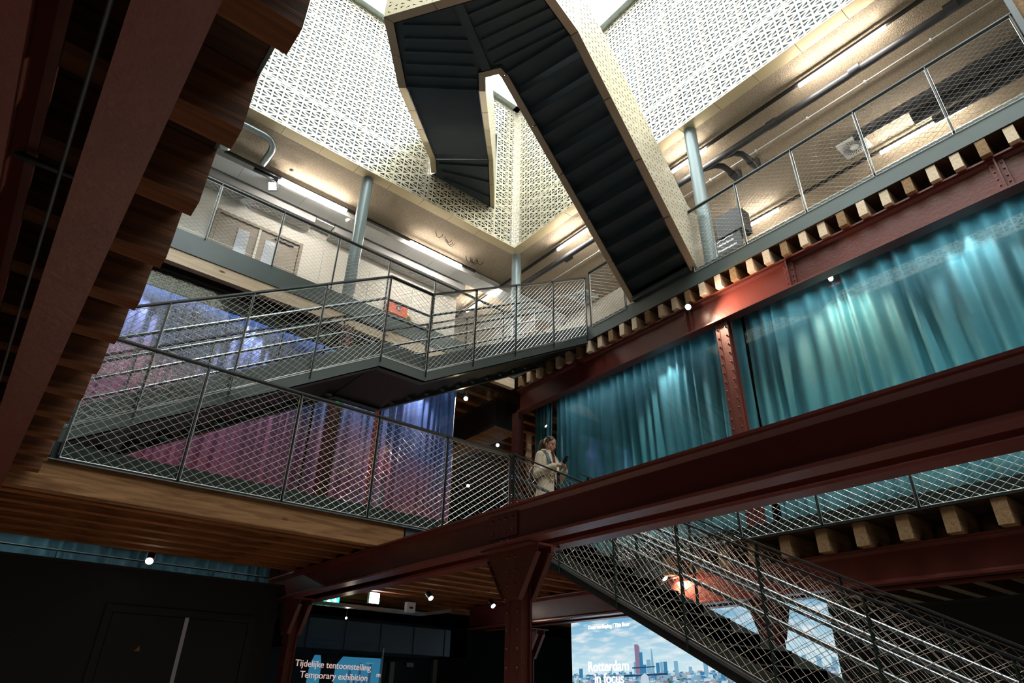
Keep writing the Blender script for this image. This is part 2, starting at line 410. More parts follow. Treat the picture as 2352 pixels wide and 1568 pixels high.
# gold light-well walls ------------------------------------------------
W4 = .705; ZT = 14.40; rows = [(ZC, 11.105), (11.105, 13.215), (13.215, ZT)]
def goldwall(nm, label, o, ud, length, first, opening=None, nrm=(0,0,1)):
    """vertical wall from point o along ud; first = width of first partial panel"""
    root = thing(nm, label, 'wall', V(o), kind='structure')
    ud = V(ud); nrm = V(nrm); u = 0.; seams = [0., first]
    while seams[-1] < length-.01: seams.append(min(length, seams[-1]+W4))
    for a, b in zip(seams[:-1], seams[1:]):
        for z0, z1 in rows:
            segs = [(a, b, z0, z1)]
            if opening:
                oa, ob_, oz0, oz1 = opening; segs = []
                if b <= oa or a >= ob_ or z1 <= oz0 or z0 >= oz1: segs = [(a, b, z0, z1)]
                else:
                    if a < oa-.03: segs.append((a, oa, z0, z1))
                    if b > ob_+.03: segs.append((ob_, b, z0, z1))
                    if z0 < oz0-.03: segs.append((max(a, oa), min(b, ob_), z0, oz0))
                    if z1 > oz1+.03: segs.append((max(a, oa), min(b, ob_), oz1, z1))
            for (sa, sb, sz0, sz1) in segs:
                g = .003
                P = [(sa+g, sz0-ZC+g), (sb-g, sz0-ZC+g), (sb-g, sz1-ZC-g), (sa+g, sz1-ZC-g)]
                sheet('perforated_panel', M['gold'], P, V(o), ud, (0,0,1), root, u0=first, v0=.06, bar=.029, border=.014)
    # edge strip underneath (horizontal), one per panel
    for a, b in zip(seams[:-1], seams[1:]):
        e = MB(); p0 = V(o)+ud*(a+.004); p1 = V(o)+ud*(b-.004); ob_ = nrm*.215
        x0 = .215 if a == 0 else 0
        e.prism([p0, p1, p1+ob_, p0+ob_-ud*x0], (0,0,.03)); e.build('edge_strip', M['goldedge'], root)
    # support rails and backing
    s = MB()
    for a in seams[1:-1]:
        q = V(o)+ud*(a+.02)+nrm*.03+V((0,0,.05))
        if opening and opening[0]-.1 < a < opening[1]: continue
        s.bar(q, q+V((0,0,ZT-ZC-.1)), .025, .04, upv=ud)
    s.build('support_rail', M['gold'], root)
    bk = MB(); pieces = [(0, length, ZC+.03, ZT)]
    if opening:
        oa, ob_, oz0, oz1 = opening
        pieces = [(0, oa, ZC+.03, ZT), (ob_, length, ZC+.03, ZT), (oa, ob_, ZC+.03, oz0-.02), (oa, ob_, oz1, ZT)]
    for a, b, z0, z1 in pieces:
        p0 = V(o)+ud*a+nrm*.12+V((0,0,z0-ZC)); p1 = V(o)+ud*b+nrm*.12+V((0,0,z0-ZC))
        bk.prism([p0, p1, p1+nrm*.03, p0+nrm*.03], (0,0,z1-z0))
    bk.build('backing_board', M['backing'], root)
    return root
# left wall seen face-on from the camera, corner at (7, 8.57)
goldwall('wall_gold_left', 'perforated gold light-well wall left of the inner corner', (7, 8.57, ZC), (-1,0,0), 6.75, .224, opening=(.60, 2.27, 10.93, 13.215), nrm=(0,1,0))
goldwall('wall_gold_right', 'perforated gold light-well wall right of the inner corner', (7, 8.57, ZC), (0,-1,0), 12.77, .135, nrm=(1,0,0))
goldwall('wall_gold_near', 'perforated gold light-well wall over the near gallery', (.25, 8.57, ZC), (0,-1,0), 12.77, .3, nrm=(-1,0,0))
goldwall('wall_gold_end', 'perforated gold light-well wall at the far end', (7, -4.2, ZC), (-1,0,0), 6.75, .3, nrm=(0,-1,0))
# room behind the opening (landing of third floor)
b = MB(); b.box(4.3, 6.7, 8.72, 12, 10.95, 11.05); struct(b.build('floor_top_landing', M['soffit']))
# skylight
t = thing('window_1', 'glazed skylight with grey metal frame over the light well', 'skylight', (3.6, 2.2, 14.42), kind='structure')
f = MB(); zf = 14.40
for a in (0,):
    f.box(.25, 7, 8.42, 8.57, zf, zf+.22); f.box(.25, 7, -4.2, -4.05, zf, zf+.22); f.box(.25, .4, -4.2, 8.57, zf, zf+.22); f.box(6.85, 7, -4.2, 8.57, zf, zf+.22)
f.build('window_frame', M['galv'], t)
for k in range(1, 9):
    b = MB(); y = -4.2+k*1.42; b.box(.25, 7, y-.025, y+.025, zf+.1, zf+.2); b.build('glazing_bar', M['whitemetal'], t)
b = MB(); b.box(.3, 6.95, -4.1, 8.5, zf+.21, zf+.22); b.build('pane', M['glass'], t)

# =================================================================== GALLERIES
# upper gallery fascias
def fascia(nm, label, boxes, m, cat='edge plate', grp=None):
    mb = MB()
    for q in boxes: mb.box(*q)
    q = boxes[0]
    return tag(mb.build(nm, m, org=((q[0]+q[1])/2, (q[2]+q[3])/2, q[4])), label, cat, grp)
fascia('edge_plate', 'grey-green steel edge plate of the upper right gallery, above pale joist ends', [(XR-.012, XR, YF, YL, 7.0, 7.27)], M['green'])
fascia('edge_plate', 'grey-green steel edge plate of the upper left gallery, above the pale spruce beam', [(.25, XR-.013, YL-.012, YL, 7.0, 7.33)], M['green'])
fascia('edge_plate', 'grey-green steel edge plate above the near dark joists', [(XN-.012, XN, YF, YB-.04, 3.285, 3.44)], M['green'])
# joists -------------------------------------------------------------
def joist(x0, x1, y, wd, z0, z1, m, label, grp, taper=0):
    mb = MB(); jx = random.uniform(-.012, .012)
    mb.box(x0+jx, x1, y, y+wd, z0, z1)
    o = mb.build('floor_joist', m, org=(x0, y+wd/2, z0))
    return tag(o, label, 'joist', grp)
y = 8.29; i = 0
while y > YF+.3:
    if y > -.9:
        joist(XR-.0, XR+.55+.0*i, y+random.uniform(-.008,.008), .098, 6.785, 6.99, M['newwood'] if i % 3 else M['oldend'],
          'pale joist end under the upper right gallery, %s from the inner corner' % nth(i), 'joist ends under the upper right gallery')
    y -= .257; i += 1
tag(box('edge_beam', M['newwood'], .25, 7.0, YL, YL+.1, 6.79, 6.995), 'pale spruce edge beam under the upper left gallery plate', 'beam')
# far upper joists seen in the distance
y = 9.1; i = 0
while y < 17.5:
    joist(-2 if y < 9.5 else 5.3, 12.8, y, .12, 6.76, 6.99, M['oldwood'],
          'brown ceiling joist in the far room, %s back from the curtain' % nth(i), 'ceiling joists of the far room')
    y += .42; i += 1
# first floor joists, near side (end towards the light well)
ys = [5.36, 4.90, 4.46, 4.03, 3.59, 3.16, 2.76, 2.35, 1.945, 1.54, 1.115, .71, .30]
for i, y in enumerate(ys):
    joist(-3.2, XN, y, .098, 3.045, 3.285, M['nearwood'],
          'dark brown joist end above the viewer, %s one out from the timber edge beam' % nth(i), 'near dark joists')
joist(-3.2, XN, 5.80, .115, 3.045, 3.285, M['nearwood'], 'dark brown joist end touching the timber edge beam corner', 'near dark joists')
# opposite side, first floor
y = 4.47; ii = 0
for y in [5.30, 4.885, 4.468, 4.063, 3.664, 3.234, 2.826, 2.405, 1.989, 1.566, 1.15, .73]:
    joist(XR, 12.8, y-.02, .125, 3.045, 3.285, M['oldend'],
          'squared pale joist end under the middle right gallery, %s out from stair top' % nth(ii), 'joist ends under the middle right gallery')
    ii += 1
# first floor long joists seen from below
for i in range(12):
    y = 6.62+i*.385
    joist(-3.2 if y < 8.7 else 3.62, 12.6, y, .11, 3.05, 3.285, M['oldwood'],
          'long brown joist under the middle left gallery, %s behind the edge beam' % nth(i), 'long joists below the middle left gallery')
tag(box('edge_beam', M['beamwood'], -.2, 3.70, YB, YB+.13, 3.045, 3.29), 'wide weathered timber edge beam below the netted middle left railing', 'beam')
tag(box('edge_plate', M['green'], 3.72, 7.1, YB, YB+.012, 3.1, 3.30), 'grey-green plate continuing the timber edge beam beside the red girder', 'edge plate')
tag(box('edge_trim', M['inox'], .2, 5.24, YB-.03, YB-.013, 3.288, 3.297), 'thin bright metal trim on top of the weathered timber edge beam', 'trim')
tag(box('edge_plate', M['dgreen'], .27, 6.9, YB-.012, YB, 3.291, 3.445), 'dark green slab edge plate behind the middle left netting', 'edge plate')
tag(box('edge_trim', M['dark'], XR-.03, XR-.013, -1.2, 6.3, 3.288, 3.297), 'dark metal trim over the joist ends of the middle right gallery', 'trim')
tag(box('edge_plate', M['dgreen'], XR-.012, XR, -1.2, 6.3, 3.291, 3.445), 'dark green slab edge plate behind the middle right netting', 'edge plate')

# =================================================================== GIRDERS AND COLUMNS
def ibeam(mb, x, y0, y1, z0, z1, fwid=.155, tf=.02, tw=.014):
    mb.box(x-fwid/2, x+fwid/2, y0, y1, z0, z0+tf); mb.box(x-fwid/2, x+fwid/2, y0, y1, z1-tf, z1)
    mb.box(x-tw/2, x+tw/2, y0, y1, z0+tf, z1-tf)
    # rolled fillets
    for s in (-1, 1):
        for zz, d in ((z0+tf, 1), (z1-tf, -1)):
            mb.prism([(x+s*tw/2, y0, zz), (x+s*(tw/2+.03), y0, zz), (x+s*tw/2, y0, zz+d*.03)], (0, y1-y0, 0))
def girder(x, y0, y1, z0, z1, label, splices=(), gap=.355, fwid=.155):
    t = thing('twin_girder', label, 'girder', (x, (y0+y1)/2, z0))
    for s in (-1, 1):
        mb = MB(); ibeam(mb, x+s*gap/2, y0, y1, z0, z1, fwid); mb.build('steel_beam', M['red'], t)
    for ys_ in splices:
        mb = MB(); xf = x-gap/2-.007
        mb.box(xf-.014, xf, ys_-.02, ys_+.36, z0+.07, z1-.045); pl = mb.build('splice_plate', M['red'], t)
        for (a, zz, r_) in [(ys_+.04+k*.09, zz, .017) for k in range(4) for zz in (z0+.115, z1-.09)]+[(ys_+.1+k*.08, z0+.035, .014) for k in range(2)]:
            rv = MB(); rv.dome((xf-.014, a, zz), (-1,0,0), r_, r_, 8); rv.build('bolt_head', M['red'], pl)
    return t
girder(3.635, YF, 9.5, 2.735, 3.045, 'bare oxide-red twin girder crossing the open light well', splices=(4.13,))
girder(-.163, YF, 8.99, 2.67, 3.04, 'dark red twin girder overhead at the left, under the near joists', gap=.26, fwid=.125)
girder(7.40, YF, 9.9, 2.69, 3.04, 'red twin girder under the middle right gallery joists')
def l2girder():
    t = thing('upper_girder', 'oxide-red girder under the upper right gallery, above the teal curtain', 'girder', (7.15, 2, 6.3))
    mb = MB(); ibeam(mb, 7.15, YF, 8.5, 6.32, 6.78, fwid=.17, tf=.022); mb.build('steel_beam', M['red'], t)
    for yy in (4.62, 3.0, 6.9, .6):
        mb = MB(); mb.box(7.07, 7.14, yy-.008, yy+.008, 6.34, 6.76); mb.box(7.115, 7.14, yy-.07, yy+.07, 6.36, 6.74)
        pl = mb.build('stiffener', M['red'], t)
        rv = MB()
        for zz in (6.42, 6.5, 6.6, 6.68):
            for s in (-1, 1): rv.dome((7.115, yy+s*.045, zz), (-1,0,0), .012, .011, 6)
        rv.build('bolt_heads', M['red'], pl)
    return t
l2girder()
t = thing('upper_girder', 'dark red girder in the shadow under the upper left gallery', 'girder', (3.5, 11, 6.3))
mb = MB(); ibeam(mb, 3.62, 8.62, 20, 6.32, 6.76, fwid=.17); mb.build('steel_beam', M['red2'], t)


def rcolumn(x, y, z0, z1, label, cap=None, wd=.19, dp=.10, capw=.32, collar=False):
    t = thing('riveted_column', label, 'column', (x, y, z0))
    mb = MB()
    for s in (-1, 1):
        mb.box(x+s*dp/2-.008, x+s*dp/2+.008, y-wd/2, y+wd/2, z0, z1)                # flanges facing -X / +X
        for q in (-1, 1):                                                            # angle legs
            mb.box(min(x+s*dp/2, x+s*(dp/2-.05)), max(x+s*dp/2, x+s*(dp/2-.05)), y+q*.03-.006, y+q*.03+.006, z0, z1)
        mb.box(x+s*(dp/2+.008)-.004, x+s*(dp/2+.008)+.004, y-wd/2, y-wd/2+.06, z0, z1)
        mb.box(x+s*(dp/2+.008)-.004, x+s*(dp/2+.008)+.004, y+wd/2-.06, y+wd/2, z0, z1)
    mb.box(x-dp/2, x+dp/2, y-.01, y+.01, z0, z1)
    # front lips on the -Y side
    mb.box(x-dp/2+.008, x+dp/2-.008, y-wd/2+.03, y-wd/2+.042, z0, z1)
    mb.build('shaft', M['red2'], t)
    rv = MB(); zz = z0+.07
    while zz < z1-.04:
        for q in (-1, 1): rv.dome((x-dp/2-.016, y+q*(wd/2-.03), zz), (-1,0,0), .013, .012, 6)
        rv.dome((x, y-wd/2+.03, zz+.03), (0,-1,0), .010, .01, 6)
        zz += .135
    rv.build('rivets', M['red2'], t)
    if cap:
        zc_ = cap
        for s in (-1, 1):
            g = MB(); xx = x+s*(dp/2+.022)
            g.prism([(xx, y-capw, zc_), (xx, y-capw, zc_-.06), (xx, y-wd/2, zc_-.40), (xx, y+wd/2, zc_-.40), (xx, y+capw, zc_-.06), (xx, y+capw, zc_)], (.012*s, 0, 0))
            # edge flange along slanted sides
            for q in (-1, 1):
                g.bar((xx+.0*s, y+q*capw, zc_-.06), (xx, y+q*wd/2, zc_-.40), .05, .012, upv=(0, q, -.6))
            gu = g.build('gusset', M['red2'], t)
            if s < 0:
                rv = MB()
                for q in (-1, 1):
                    for k in range(4):
                        f_ = k/3.; rv.dome((xx-.012, y+q*((capw-.03)*(1-f_)+(wd/2-.02)*f_), zc_-.09-.29*f_), (-1,0,0), .013, .012, 6)
                    for k in range(3): rv.dome((xx-.012, y+q*.05, zc_-.06-.11*k), (-1,0,0), .013, .012, 6)
                rv.build('rivets', M['red2'], gu)
        g = MB(); g.box(x-.17, x+.17, y-capw, y+capw, zc_, zc_+.018); g.build('cap_plate', M['red2'], t)
    if collar:
        g = MB(); g.box(x-.16, x+.16, y-.2, y+.2, z0, z0+.02)
        g.tube([(x, y, z0+.02), (x, y, z0+.12)], .14, n=10, smooth=True); g.build('foot_collar', M['red2'], t)
        rv = MB()
        for k in range(8):
            a = k*PI/4; rv.dome((x+.14*math.cos(a), y+.14*math.sin(a), z0+.08), (math.cos(a), math.sin(a), 0), .014, .013, 6)
        rv.build('rivets', M['red2'], t)
    return t
rcolumn(3.60, 4.27, 0, 2.70, 'riveted red column carrying the bare twin girder, topped by a flared capital', cap=2.715)
rcolumn(3.60, 8.88, 0, 2.70, 'riveted red column beside the black door wall, flared at its top', cap=2.715)
rcolumn(7.40, 8.55, 0, 2.60, 'thin far red column seen behind the central riveted column', cap=2.60)
rcolumn(7.43, 4.27, 0, 2.66, 'red column in front of the blue city lightbox, seen through the stair net', cap=2.67, capw=.2)
rcolumn(7.18, 4.10, Z1, 6.32, 'tall riveted red column dividing the teal curtain under the upper gallery')
rcolumn(7.18, 8.60, Z1, 6.36, 'riveted red column at the inner corner beside the far room')
rcolumn(3.52, 8.50, Z1, 6.76, 'riveted red column in front of the rose and blue curtain', wd=.24)
# collar stub on the bare girder
t = thing('column_foot', 'round riveted red column foot standing on the bare girder', 'column foot', (3.60, 4.25, 3.045))
g = MB(); g.box(3.45, 3.76, 4.08, 4.46, 3.046, 3.06); g.tube([(3.6, 4.27, 3.06), (3.6, 4.27, 3.13)], .10, n=14); g.build('stub', M['red2'], t)
rv = MB()
for k in range(10):
    a = k*PI/5; rv.dome((3.6+.1*math.cos(a), 4.27+.1*math.sin(a), 3.10), (math.cos(a), math.sin(a), 0), .012, .011, 6)
rv.build('rivets', M['red2'], t)

# round painted columns on the upper gallery
for (x, y, lb) in ((3.55, 8.80, 'round grey-green column at the upper left gallery railing'), (7.23, 8.78, 'round grey-green column under the gold inner corner'), (7.20, 4.12, 'round grey-green column beside the gold staircase foot')):
    mb = MB(); mb.tube([(x, y, Z2), (x, y, ZC)], .105, n=28)
    o = mb.build('round_column', M['column'], org=(x, y, Z2)); tag(o, lb, 'column')
t = thing('slotted_post', 'dark slotted post with timber core at the upper right railing end', 'post', (6.9, -.2, 6.99))
mb = MB(); mb.box(6.86, 7.06, -.16, -.10, 6.9, ZC); mb.box(6.86, 7.06, -.30, -.24, 6.9, ZC); mb.build('side_plates', M['dark'], t)
mb = MB(); mb.box(6.9, 7.04, -.24, -.16, 6.9, ZC); mb.build('timber_core', M['oldend'], t)

# =================================================================== RAILINGS
def railing(name, label, p0, p1, zb, zt, posts, parent_lab=None, postw=.045, postd=.012, nrm=(0,1,0), netz=None, cw=.107, ch=.074, group=None, m=None):
    """straight railing: posts = distances along"""
    p0 = V(p0); p1 = V(p1); d = (p1-p0); L = V((d.x, d.y, 0)).length; slope = d.z/L if L else 0; h = V((d.x, d.y, 0)).normalized()
    t = thing(name, label, 'railing', p0+V((0,0,zb)), group)
    m = m or M['dark']
    mb = MB(); mb.bar(p0+V((0,0,zt)), p1+V((0,0,zt)), .055, .018); mb.build('top_rail', m, t)
    for s in posts:
        q = p0+h*s+V((0,0,slope*s)); mb = MB(); n = V(nrm)
        a = q+V((0,0,zb-.015)); b_ = q+V((0,0,zt-.01))
        mb.bar(a, b_, postd, postw, upv=n); mb.build('post', m, t)
    nz0, nz1 = netz or (zb+.03, zt-.03)
    for a, b_ in zip(posts[:-1], posts[1:]):
        q0 = p0+h*(a+.015)+V((0,0,slope*a)); q1 = p0+h*(b_-.015)+V((0,0,slope*b_))
        net('net', q0+V((0,0,nz0)), q1-q0, V((0,0,nz1-nz0)), t, cw=cw, ch=ch)
    return t
# middle left gallery
PX = [.32, 1.27, 2.25, 3.21, 4.18, 5.19]
railing('netted_railing', 'long steel-net railing on the middle left gallery above the timber beam', (.3, YB-.03, 0), (5.22, YB-.03, 0), 3.34, 4.485, [p-.3 for p in PX], nrm=(0,1,0), netz=(3.315, 4.455))
# middle right gallery
railing('netted_railing', 'steel-net railing on the middle right gallery, seen below the bare girder', (XR-.03, 6.2, 0), (XR-.03, -.6, 0), 3.34, 4.485, [.05+.975*k for k in range(8)], nrm=(1,0,0), netz=(3.315, 4.455))
# upper left gallery
railing('netted_railing', 'steel-net railing along the upper left gallery in front of the white wall', (.25, YL-.02, 0), (6.95, YL-.02, 0), 7.335, 8.38, [0, .92, 1.9, 2.87, 3.84, 4.80, 5.76, 6.68], nrm=(0,1,0), netz=(7.36, 8.34), cw=.107, ch=.07)
# upper right gallery
railing('netted_railing', 'steel-net railing along the upper right gallery right of the gold staircase', (XR-.02, 4.31, 0), (XR-.02, -.10, 0), 7.262, 8.345, [0, .885, 1.77, 2.64, 3.51, 4.39], nrm=(1,0,0), netz=(7.22, 8.31), cw=.107, ch=.07)
railing('netted_railing', 'short steel-net railing between the dark stair and the gold staircase foot', (XR-.02, 6.42, 0), (XR-.02, 5.62, 0), 7.262, 8.345, [0, .78], nrm=(1,0,0), netz=(7.22, 8.31), cw=.107, ch=.07)

# ---- flights
def zigzag(a0, a1, b0, b1, n, name, m, parent, th=.012, nose=0):
    """a0->a1 one edge, b0->b1 other edge (3D); steps"""
    a0, a1, b0, b1 = map(V, (a0, a1, b0, b1)); mb = MB(); pa = []; pb = []
    for i in range(n):
        t0 = i/n; t1 = (i+1)/n
        ca, cb = a0.lerp(a1, t0), b0.lerp(b1, t0); da, db = a0.lerp(a1, t1), b0.lerp(b1, t1)
        pa += [ca, V((ca.x, ca.y, da.z))]; pb += [cb, V((cb.x, cb.y, db.z))]
    pa.append(a1); pb.append(b1)
    k = len(pa); up_ = V((0,0,th))
    mb.add(pa+pb+[p+up_ for p in pa]+[p+up_ for p in pb], [(i, i+1, k+i+1, k+i) for i in range(k-1)]+[(2*k+i, 3*k+i, 3*k+i+1, 2*k+i+1) for i in range(k-1)])
    return mb.build(name, m, parent)
def strip(pts, z0, z1, off, mb, th):
    """vertical plate following 3D points, from z0 to z1 offsets; off = horizontal normal"""
    off = V(off)
    for p, q in zip(pts[:-1], pts[1:]):
        p = V(p); q = V(q)
        mb.prism([p+V((0,0,z0)), q+V((0,0,z0)), q+V((0,0,z1)), p+V((0,0,z1))], off*th)

# dark stair from middle to upper level, along +X at Y 6.54..7.9
YN, YFr = 6.54, 7.88
line = [(.10, 3.48), (3.20, 5.34), (3.87, 5.34), (7.03, 7.10)]
t = thing('dark_staircase', 'dark steel staircase with a mid landing rising to the upper gallery', 'staircase', (3.5, 7.2, 3.45))
for yy, s, nm in ((YN, 1, 'near'), (YFr, -1, 'far')):
    mb = MB(); strip([(x, yy, z) for x, z in line], -.13, .02, (0,s,0), mb, .03)
    for (xa, za), (xb, zb) in zip(line[:-1], line[1:]):
        mb.prism([(xa, yy, za-.13), (xb, yy, zb-.13), (xb, yy+s*.12, zb-.13), (xa, yy+s*.12, za-.13)], (0,0,.012))
    mb.build('stringer', M['green'], t)
    mb = MB(); strip([(x, yy+s*.05, z) for x, z in line], .0, .25, (0,s,0), mb, .008); mb.build('kick_plate', M['green'], t)
    mb = MB(); strip([(x, yy-s*.004, z) for x, z in line], .015, .028, (0,s,0), mb, .006); mb.build('bright_edge', M['inox'], t)
zigzag((.10, YN+.05, 3.36), (3.20, YN+.05, 5.26), (.10, YFr-.05, 3.36), (3.20, YFr-.05, 5.26), 12, 'treads', M['dark'], t)
zigzag((3.87, YN+.05, 5.26), (7.0, YN+.05, 7.04), (3.87, YFr-.05, 5.26), (7.0, YFr-.05, 7.04), 11, 'treads', M['dark'], t)
mb = MB(); mb.box(3.18, 3.90, YN+.03, YFr-.03, 5.25, 5.28); mb.build('landing_plate', M['dark'], t)
# handrail geometry on top: separate railing things (fixed to the stair -> parts of it)
def stairrail(parent, yy, s, xs, name='post'):
    def zl(x):
        for (xa, za), (xb, zb) in zip(line[:-1], line[1:]):
            if xa <= x <= xb: return za+(zb-za)*(x-xa)/(xb-xa)
        return line[-1][1]
    top = [(x, yy, z+1.235) for x, z in line]
    mb = MB()
    for p, q in zip(top[:-1], top[1:]): mb.bar(p, q, .05, .018)
    mb.build('top_rail', M['dark'], parent)
    for x in xs:
        mb = MB(); mb.bar((x, yy, zl(x)-.06), (x, yy, zl(x)+1.22), .012, .045, upv=(0,1,0)); mb.build('post', M['dark'], parent)
    for xa, xb in zip(xs[:-1], xs[1:]):
        net('net', (xa+.01, yy, zl(xa)+.04), (xb-xa-.02, 0, zl(xb)-zl(xa)), (0, 0, 1.16), parent, cw=.107, ch=.076)
    for hh, in ((.92,), (.68,)):
        pts = [(x, yy+s*.07, z+hh) for x, z in line]
        pts = [(-.1, yy+s*.07, pts[0][2]-.02)]+pts
        mb = MB(); mb.tube(pts, .019, n=8); mb.build('handrail', M['rail'], parent)
XS = [.78, 1.55, 2.36, 3.20, 3.87, 4.62, 5.39, 6.19, 6.98]
stairrail(t, YN, 1, [.12]+XS); stairrail(t, YFr, -1, [.12]+XS)
mb = MB(); a = [(7.0, YFr-.07, 8.02), (7.35, YFr-.07, 8.05), (7.45, YFr-.07, 7.98), (7.45, YFr-.07, 7.86), (7.35, YFr-.07, 7.79), (7.0, YFr-.07, 7.78)]
mb.tube(a, .019, n=8); mb.build('handrail', M['rail'], t)

# lower stair from the ground to the middle level, along -Y at X 5.24..6.5
t = thing('lower_staircase', 'dark green steel staircase with netted rails descending to the right under the bare girder', 'staircase', (5.9, 3, 0))
SL = .5275
def zs(y): return 3.008+SL*(y-5.738)      # stringer bottom line
ya, yb = 6.38, .1
for xx, s in ((5.24, 1), (6.52, -1)):
    mb = MB(); mb.prism([(xx, ya, zs(ya)), (xx, yb, zs(yb)), (xx, yb, zs(yb)+.10), (xx, ya, zs(ya)+.10)], (s*.05, 0, 0)); 
    mb.prism([(xx, ya, zs(ya)-.015), (xx, yb, zs(yb)-.015), (xx+s*.13, yb, zs(yb)-.015), (xx+s*.13, ya, zs(ya)-.015)], (0, 0, .012)); mb.build('stringer', M['dark'], t)
    mb = MB(); mb.prism([(xx+s*.05, ya, zs(ya)+.10), (xx+s*.05, yb, zs(yb)+.10), (xx+s*.05, yb, zs(yb)+.21), (xx+s*.05, ya, zs(ya)+.21)], (s*.008, 0, 0)); mb.build('kick_plate', M['stairgreen'], t)
    mb = MB(); mb.bar((xx-s*.0, ya, zs(ya)+.085), (xx, yb, zs(yb)+.085), .03, .03); mb.build('edge_profile', M['galv'] if s > 0 else M['dgreen'], t)
    P = [6.32, 5.49, 4.66, 3.85, 3.045, 2.235, 1.42, .6] if s > 0 else [6.22, 5.42, 4.6, 3.777, 2.965, 2.171, 1.36, .56]
    mb = MB(); mb.bar((xx, ya-.02, zs(ya)+1.165), (xx, .3, zs(.3)+1.165), .05, .018); mb.build('top_rail', M['dark'], t)
    for y in P:
        mb = MB(); mb.bar((xx, y, zs(y)-.0), (xx, y, zs(y)+1.16), .045, .012, upv=(0,1,0)); mb.build('post', M['dgreen'], t)
    for y0, y1 in zip(P[:-1], P[1:]):
        net('net', (xx-s*.012, y0, zs(y0)+.13), (0, y1-y0, zs(y1)-zs(y0)), (0, 0, 1.0), t, cw=.12, ch=.095, r=.0021, m=M['wire2'])
    for hh in (.88, .66):
        mb = MB(); mb.tube([(xx+s*.08, ya+.1, zs(ya)+hh+.03), (xx+s*.08, .2, zs(.2)+hh)], .021, n=8); mb.build('handrail', M['rail'], t)
zigzag((5.29, yb, zs(yb)+.02), (5.29, ya, zs(ya)+.06), (6.47, yb, zs(yb)+.02), (6.47, ya, zs(ya)+.06), 20, 'treads', M['stairgreen'], t)
# looped handrail ends at the top
for hh in (0,):
    mb = MB(); xx = 5.32
    pts = [(xx, 6.35, 4.21), (xx, 6.55, 4.24), (xx, 6.66, 4.19), (xx, 6.68, 4.1), (xx, 6.62, 4.02), (xx, 6.48, 3.98), (xx, 6.3, 3.97)]
    mb.tube(pts, .021, n=8); mb.build('handrail', M['rail'], t)
mb = MB(); mb.box(5.30, 5.33, 6.36, 6.44, 3.3, 4.50); mb.build('post', M['dgreen'], t)

# =================================================================== GOLD STAIRCASE
t = thing('gold_staircase', 'gold-sided V-shaped staircase hanging across the light well with dark stepped underside', 'staircase', (4, 5, 7.3))
O = [(7.0, 4.385, 7.28), (3.87, 3.68, 9.2), (3.03, 3.48, 9.2), (2.02, 5.02, 9.2), (2.67, 5.77, 9.2), (4.62, 8.17, 10.92), (4.84, 8.46, 10.92)]
I = [(7.0, 5.46, 7.28), (3.61, 4.66, 9.2), (3.48, 4.63, 9.2), (3.29, 4.91, 9.2), (3.48, 5.15, 9.2), (5.40, 7.50, 10.92), (6.27, 8.56, 10.92)]
def offs(P, d):
    out = []
    for i, p in enumerate(P):
        p = V(p); ns = []
        for a, b_ in ((i-1, i), (i, i+1)):
            if a < 0 or b_ >= len(P): continue
            e = V(P[b_])-V(P[a]); e.z = 0; e.normalize(); ns.append(V((e.y, -e.x, 0)))
        n = sum(ns, V((0,0,0))); n.normalize(); c = n.dot(ns[0]); out.append(p+n*(d/max(c, .35)))
    return out
HB = 1.22
def balustrade(P, d, hb, label=None, solid=False):
    Q = offs(P, d)
    Q[0] = V((P[0][0]+.0, Q[0].y, Q[0].z))
    for k, (p, q, p2, q2) in enumerate(zip(P[:-1], P[1:], Q[:-1], Q[1:])):
        p, q = V(p), V(q); L = V((q2.x-p2.x, q2.y-p2.y, 0)); ln = L.length; ud = L.normalized()
        nseg = max(1, round(ln/.72))
        for a in range(nseg):
            f0, f1 = a/nseg+.003, (a+1)/nseg-.003
            mb = MB(); mb.prism([p.lerp(q, f0), p.lerp(q, f1), p2.lerp(q2, f1), p2.lerp(q2, f0)], (0, 0, .02)); mb.build('edge_strip', M['goldshade'] if max(p.z, q.z) < 9.5 else M['goldedge'], t)
        dz = q2.z-p2.z
        if ln > .05:
            for a in range(nseg):
                f0, f1 = a/nseg, (a+1)/nseg; g = .003
                poly = [(ln*f0+g, dz*f0+.0), (ln*f1-g, dz*f1), (ln*f1-g, dz*f1+hb), (ln*f0+g, dz*f0+hb)]
                sheet('perforated_panel', M['gold'], poly, p2, ud, (0,0,1), t, bar=.045 if solid else .051, border=.03, u0=.05, v0=.03)
        # inner lining and cap
        mb = MB(); mb.prism([p+V((0,0,.29)), q+V((0,0,.29)), q+V((0,0,hb)), p+V((0,0,hb))], (V(p2)-p).normalized()*.006); mb.build('inner_lining', M['gold'], t)
        mb = MB(); mb.prism([p, q, q+V((0,0,.30)), p+V((0,0,.30))], (V(p2)-p).normalized()*.012); mb.build('stringer', M['soffit'], t)
        mb = MB(); mb.prism([p+V((0,0,hb)), q+V((0,0,hb)), q2+V((0,0,hb)), p2+V((0,0,hb))], (0,0,.012)); mb.build('cap_strip', M['gold'], t)
O2 = [(7.5, 4.50, 7.36)]+O
# outer run: offset to the outside
balustrade([(7.52, 4.50, 7.37)]+O, -.12*-1 if False else -.12, HB)
balustrade(I, .10, HB, solid=True)
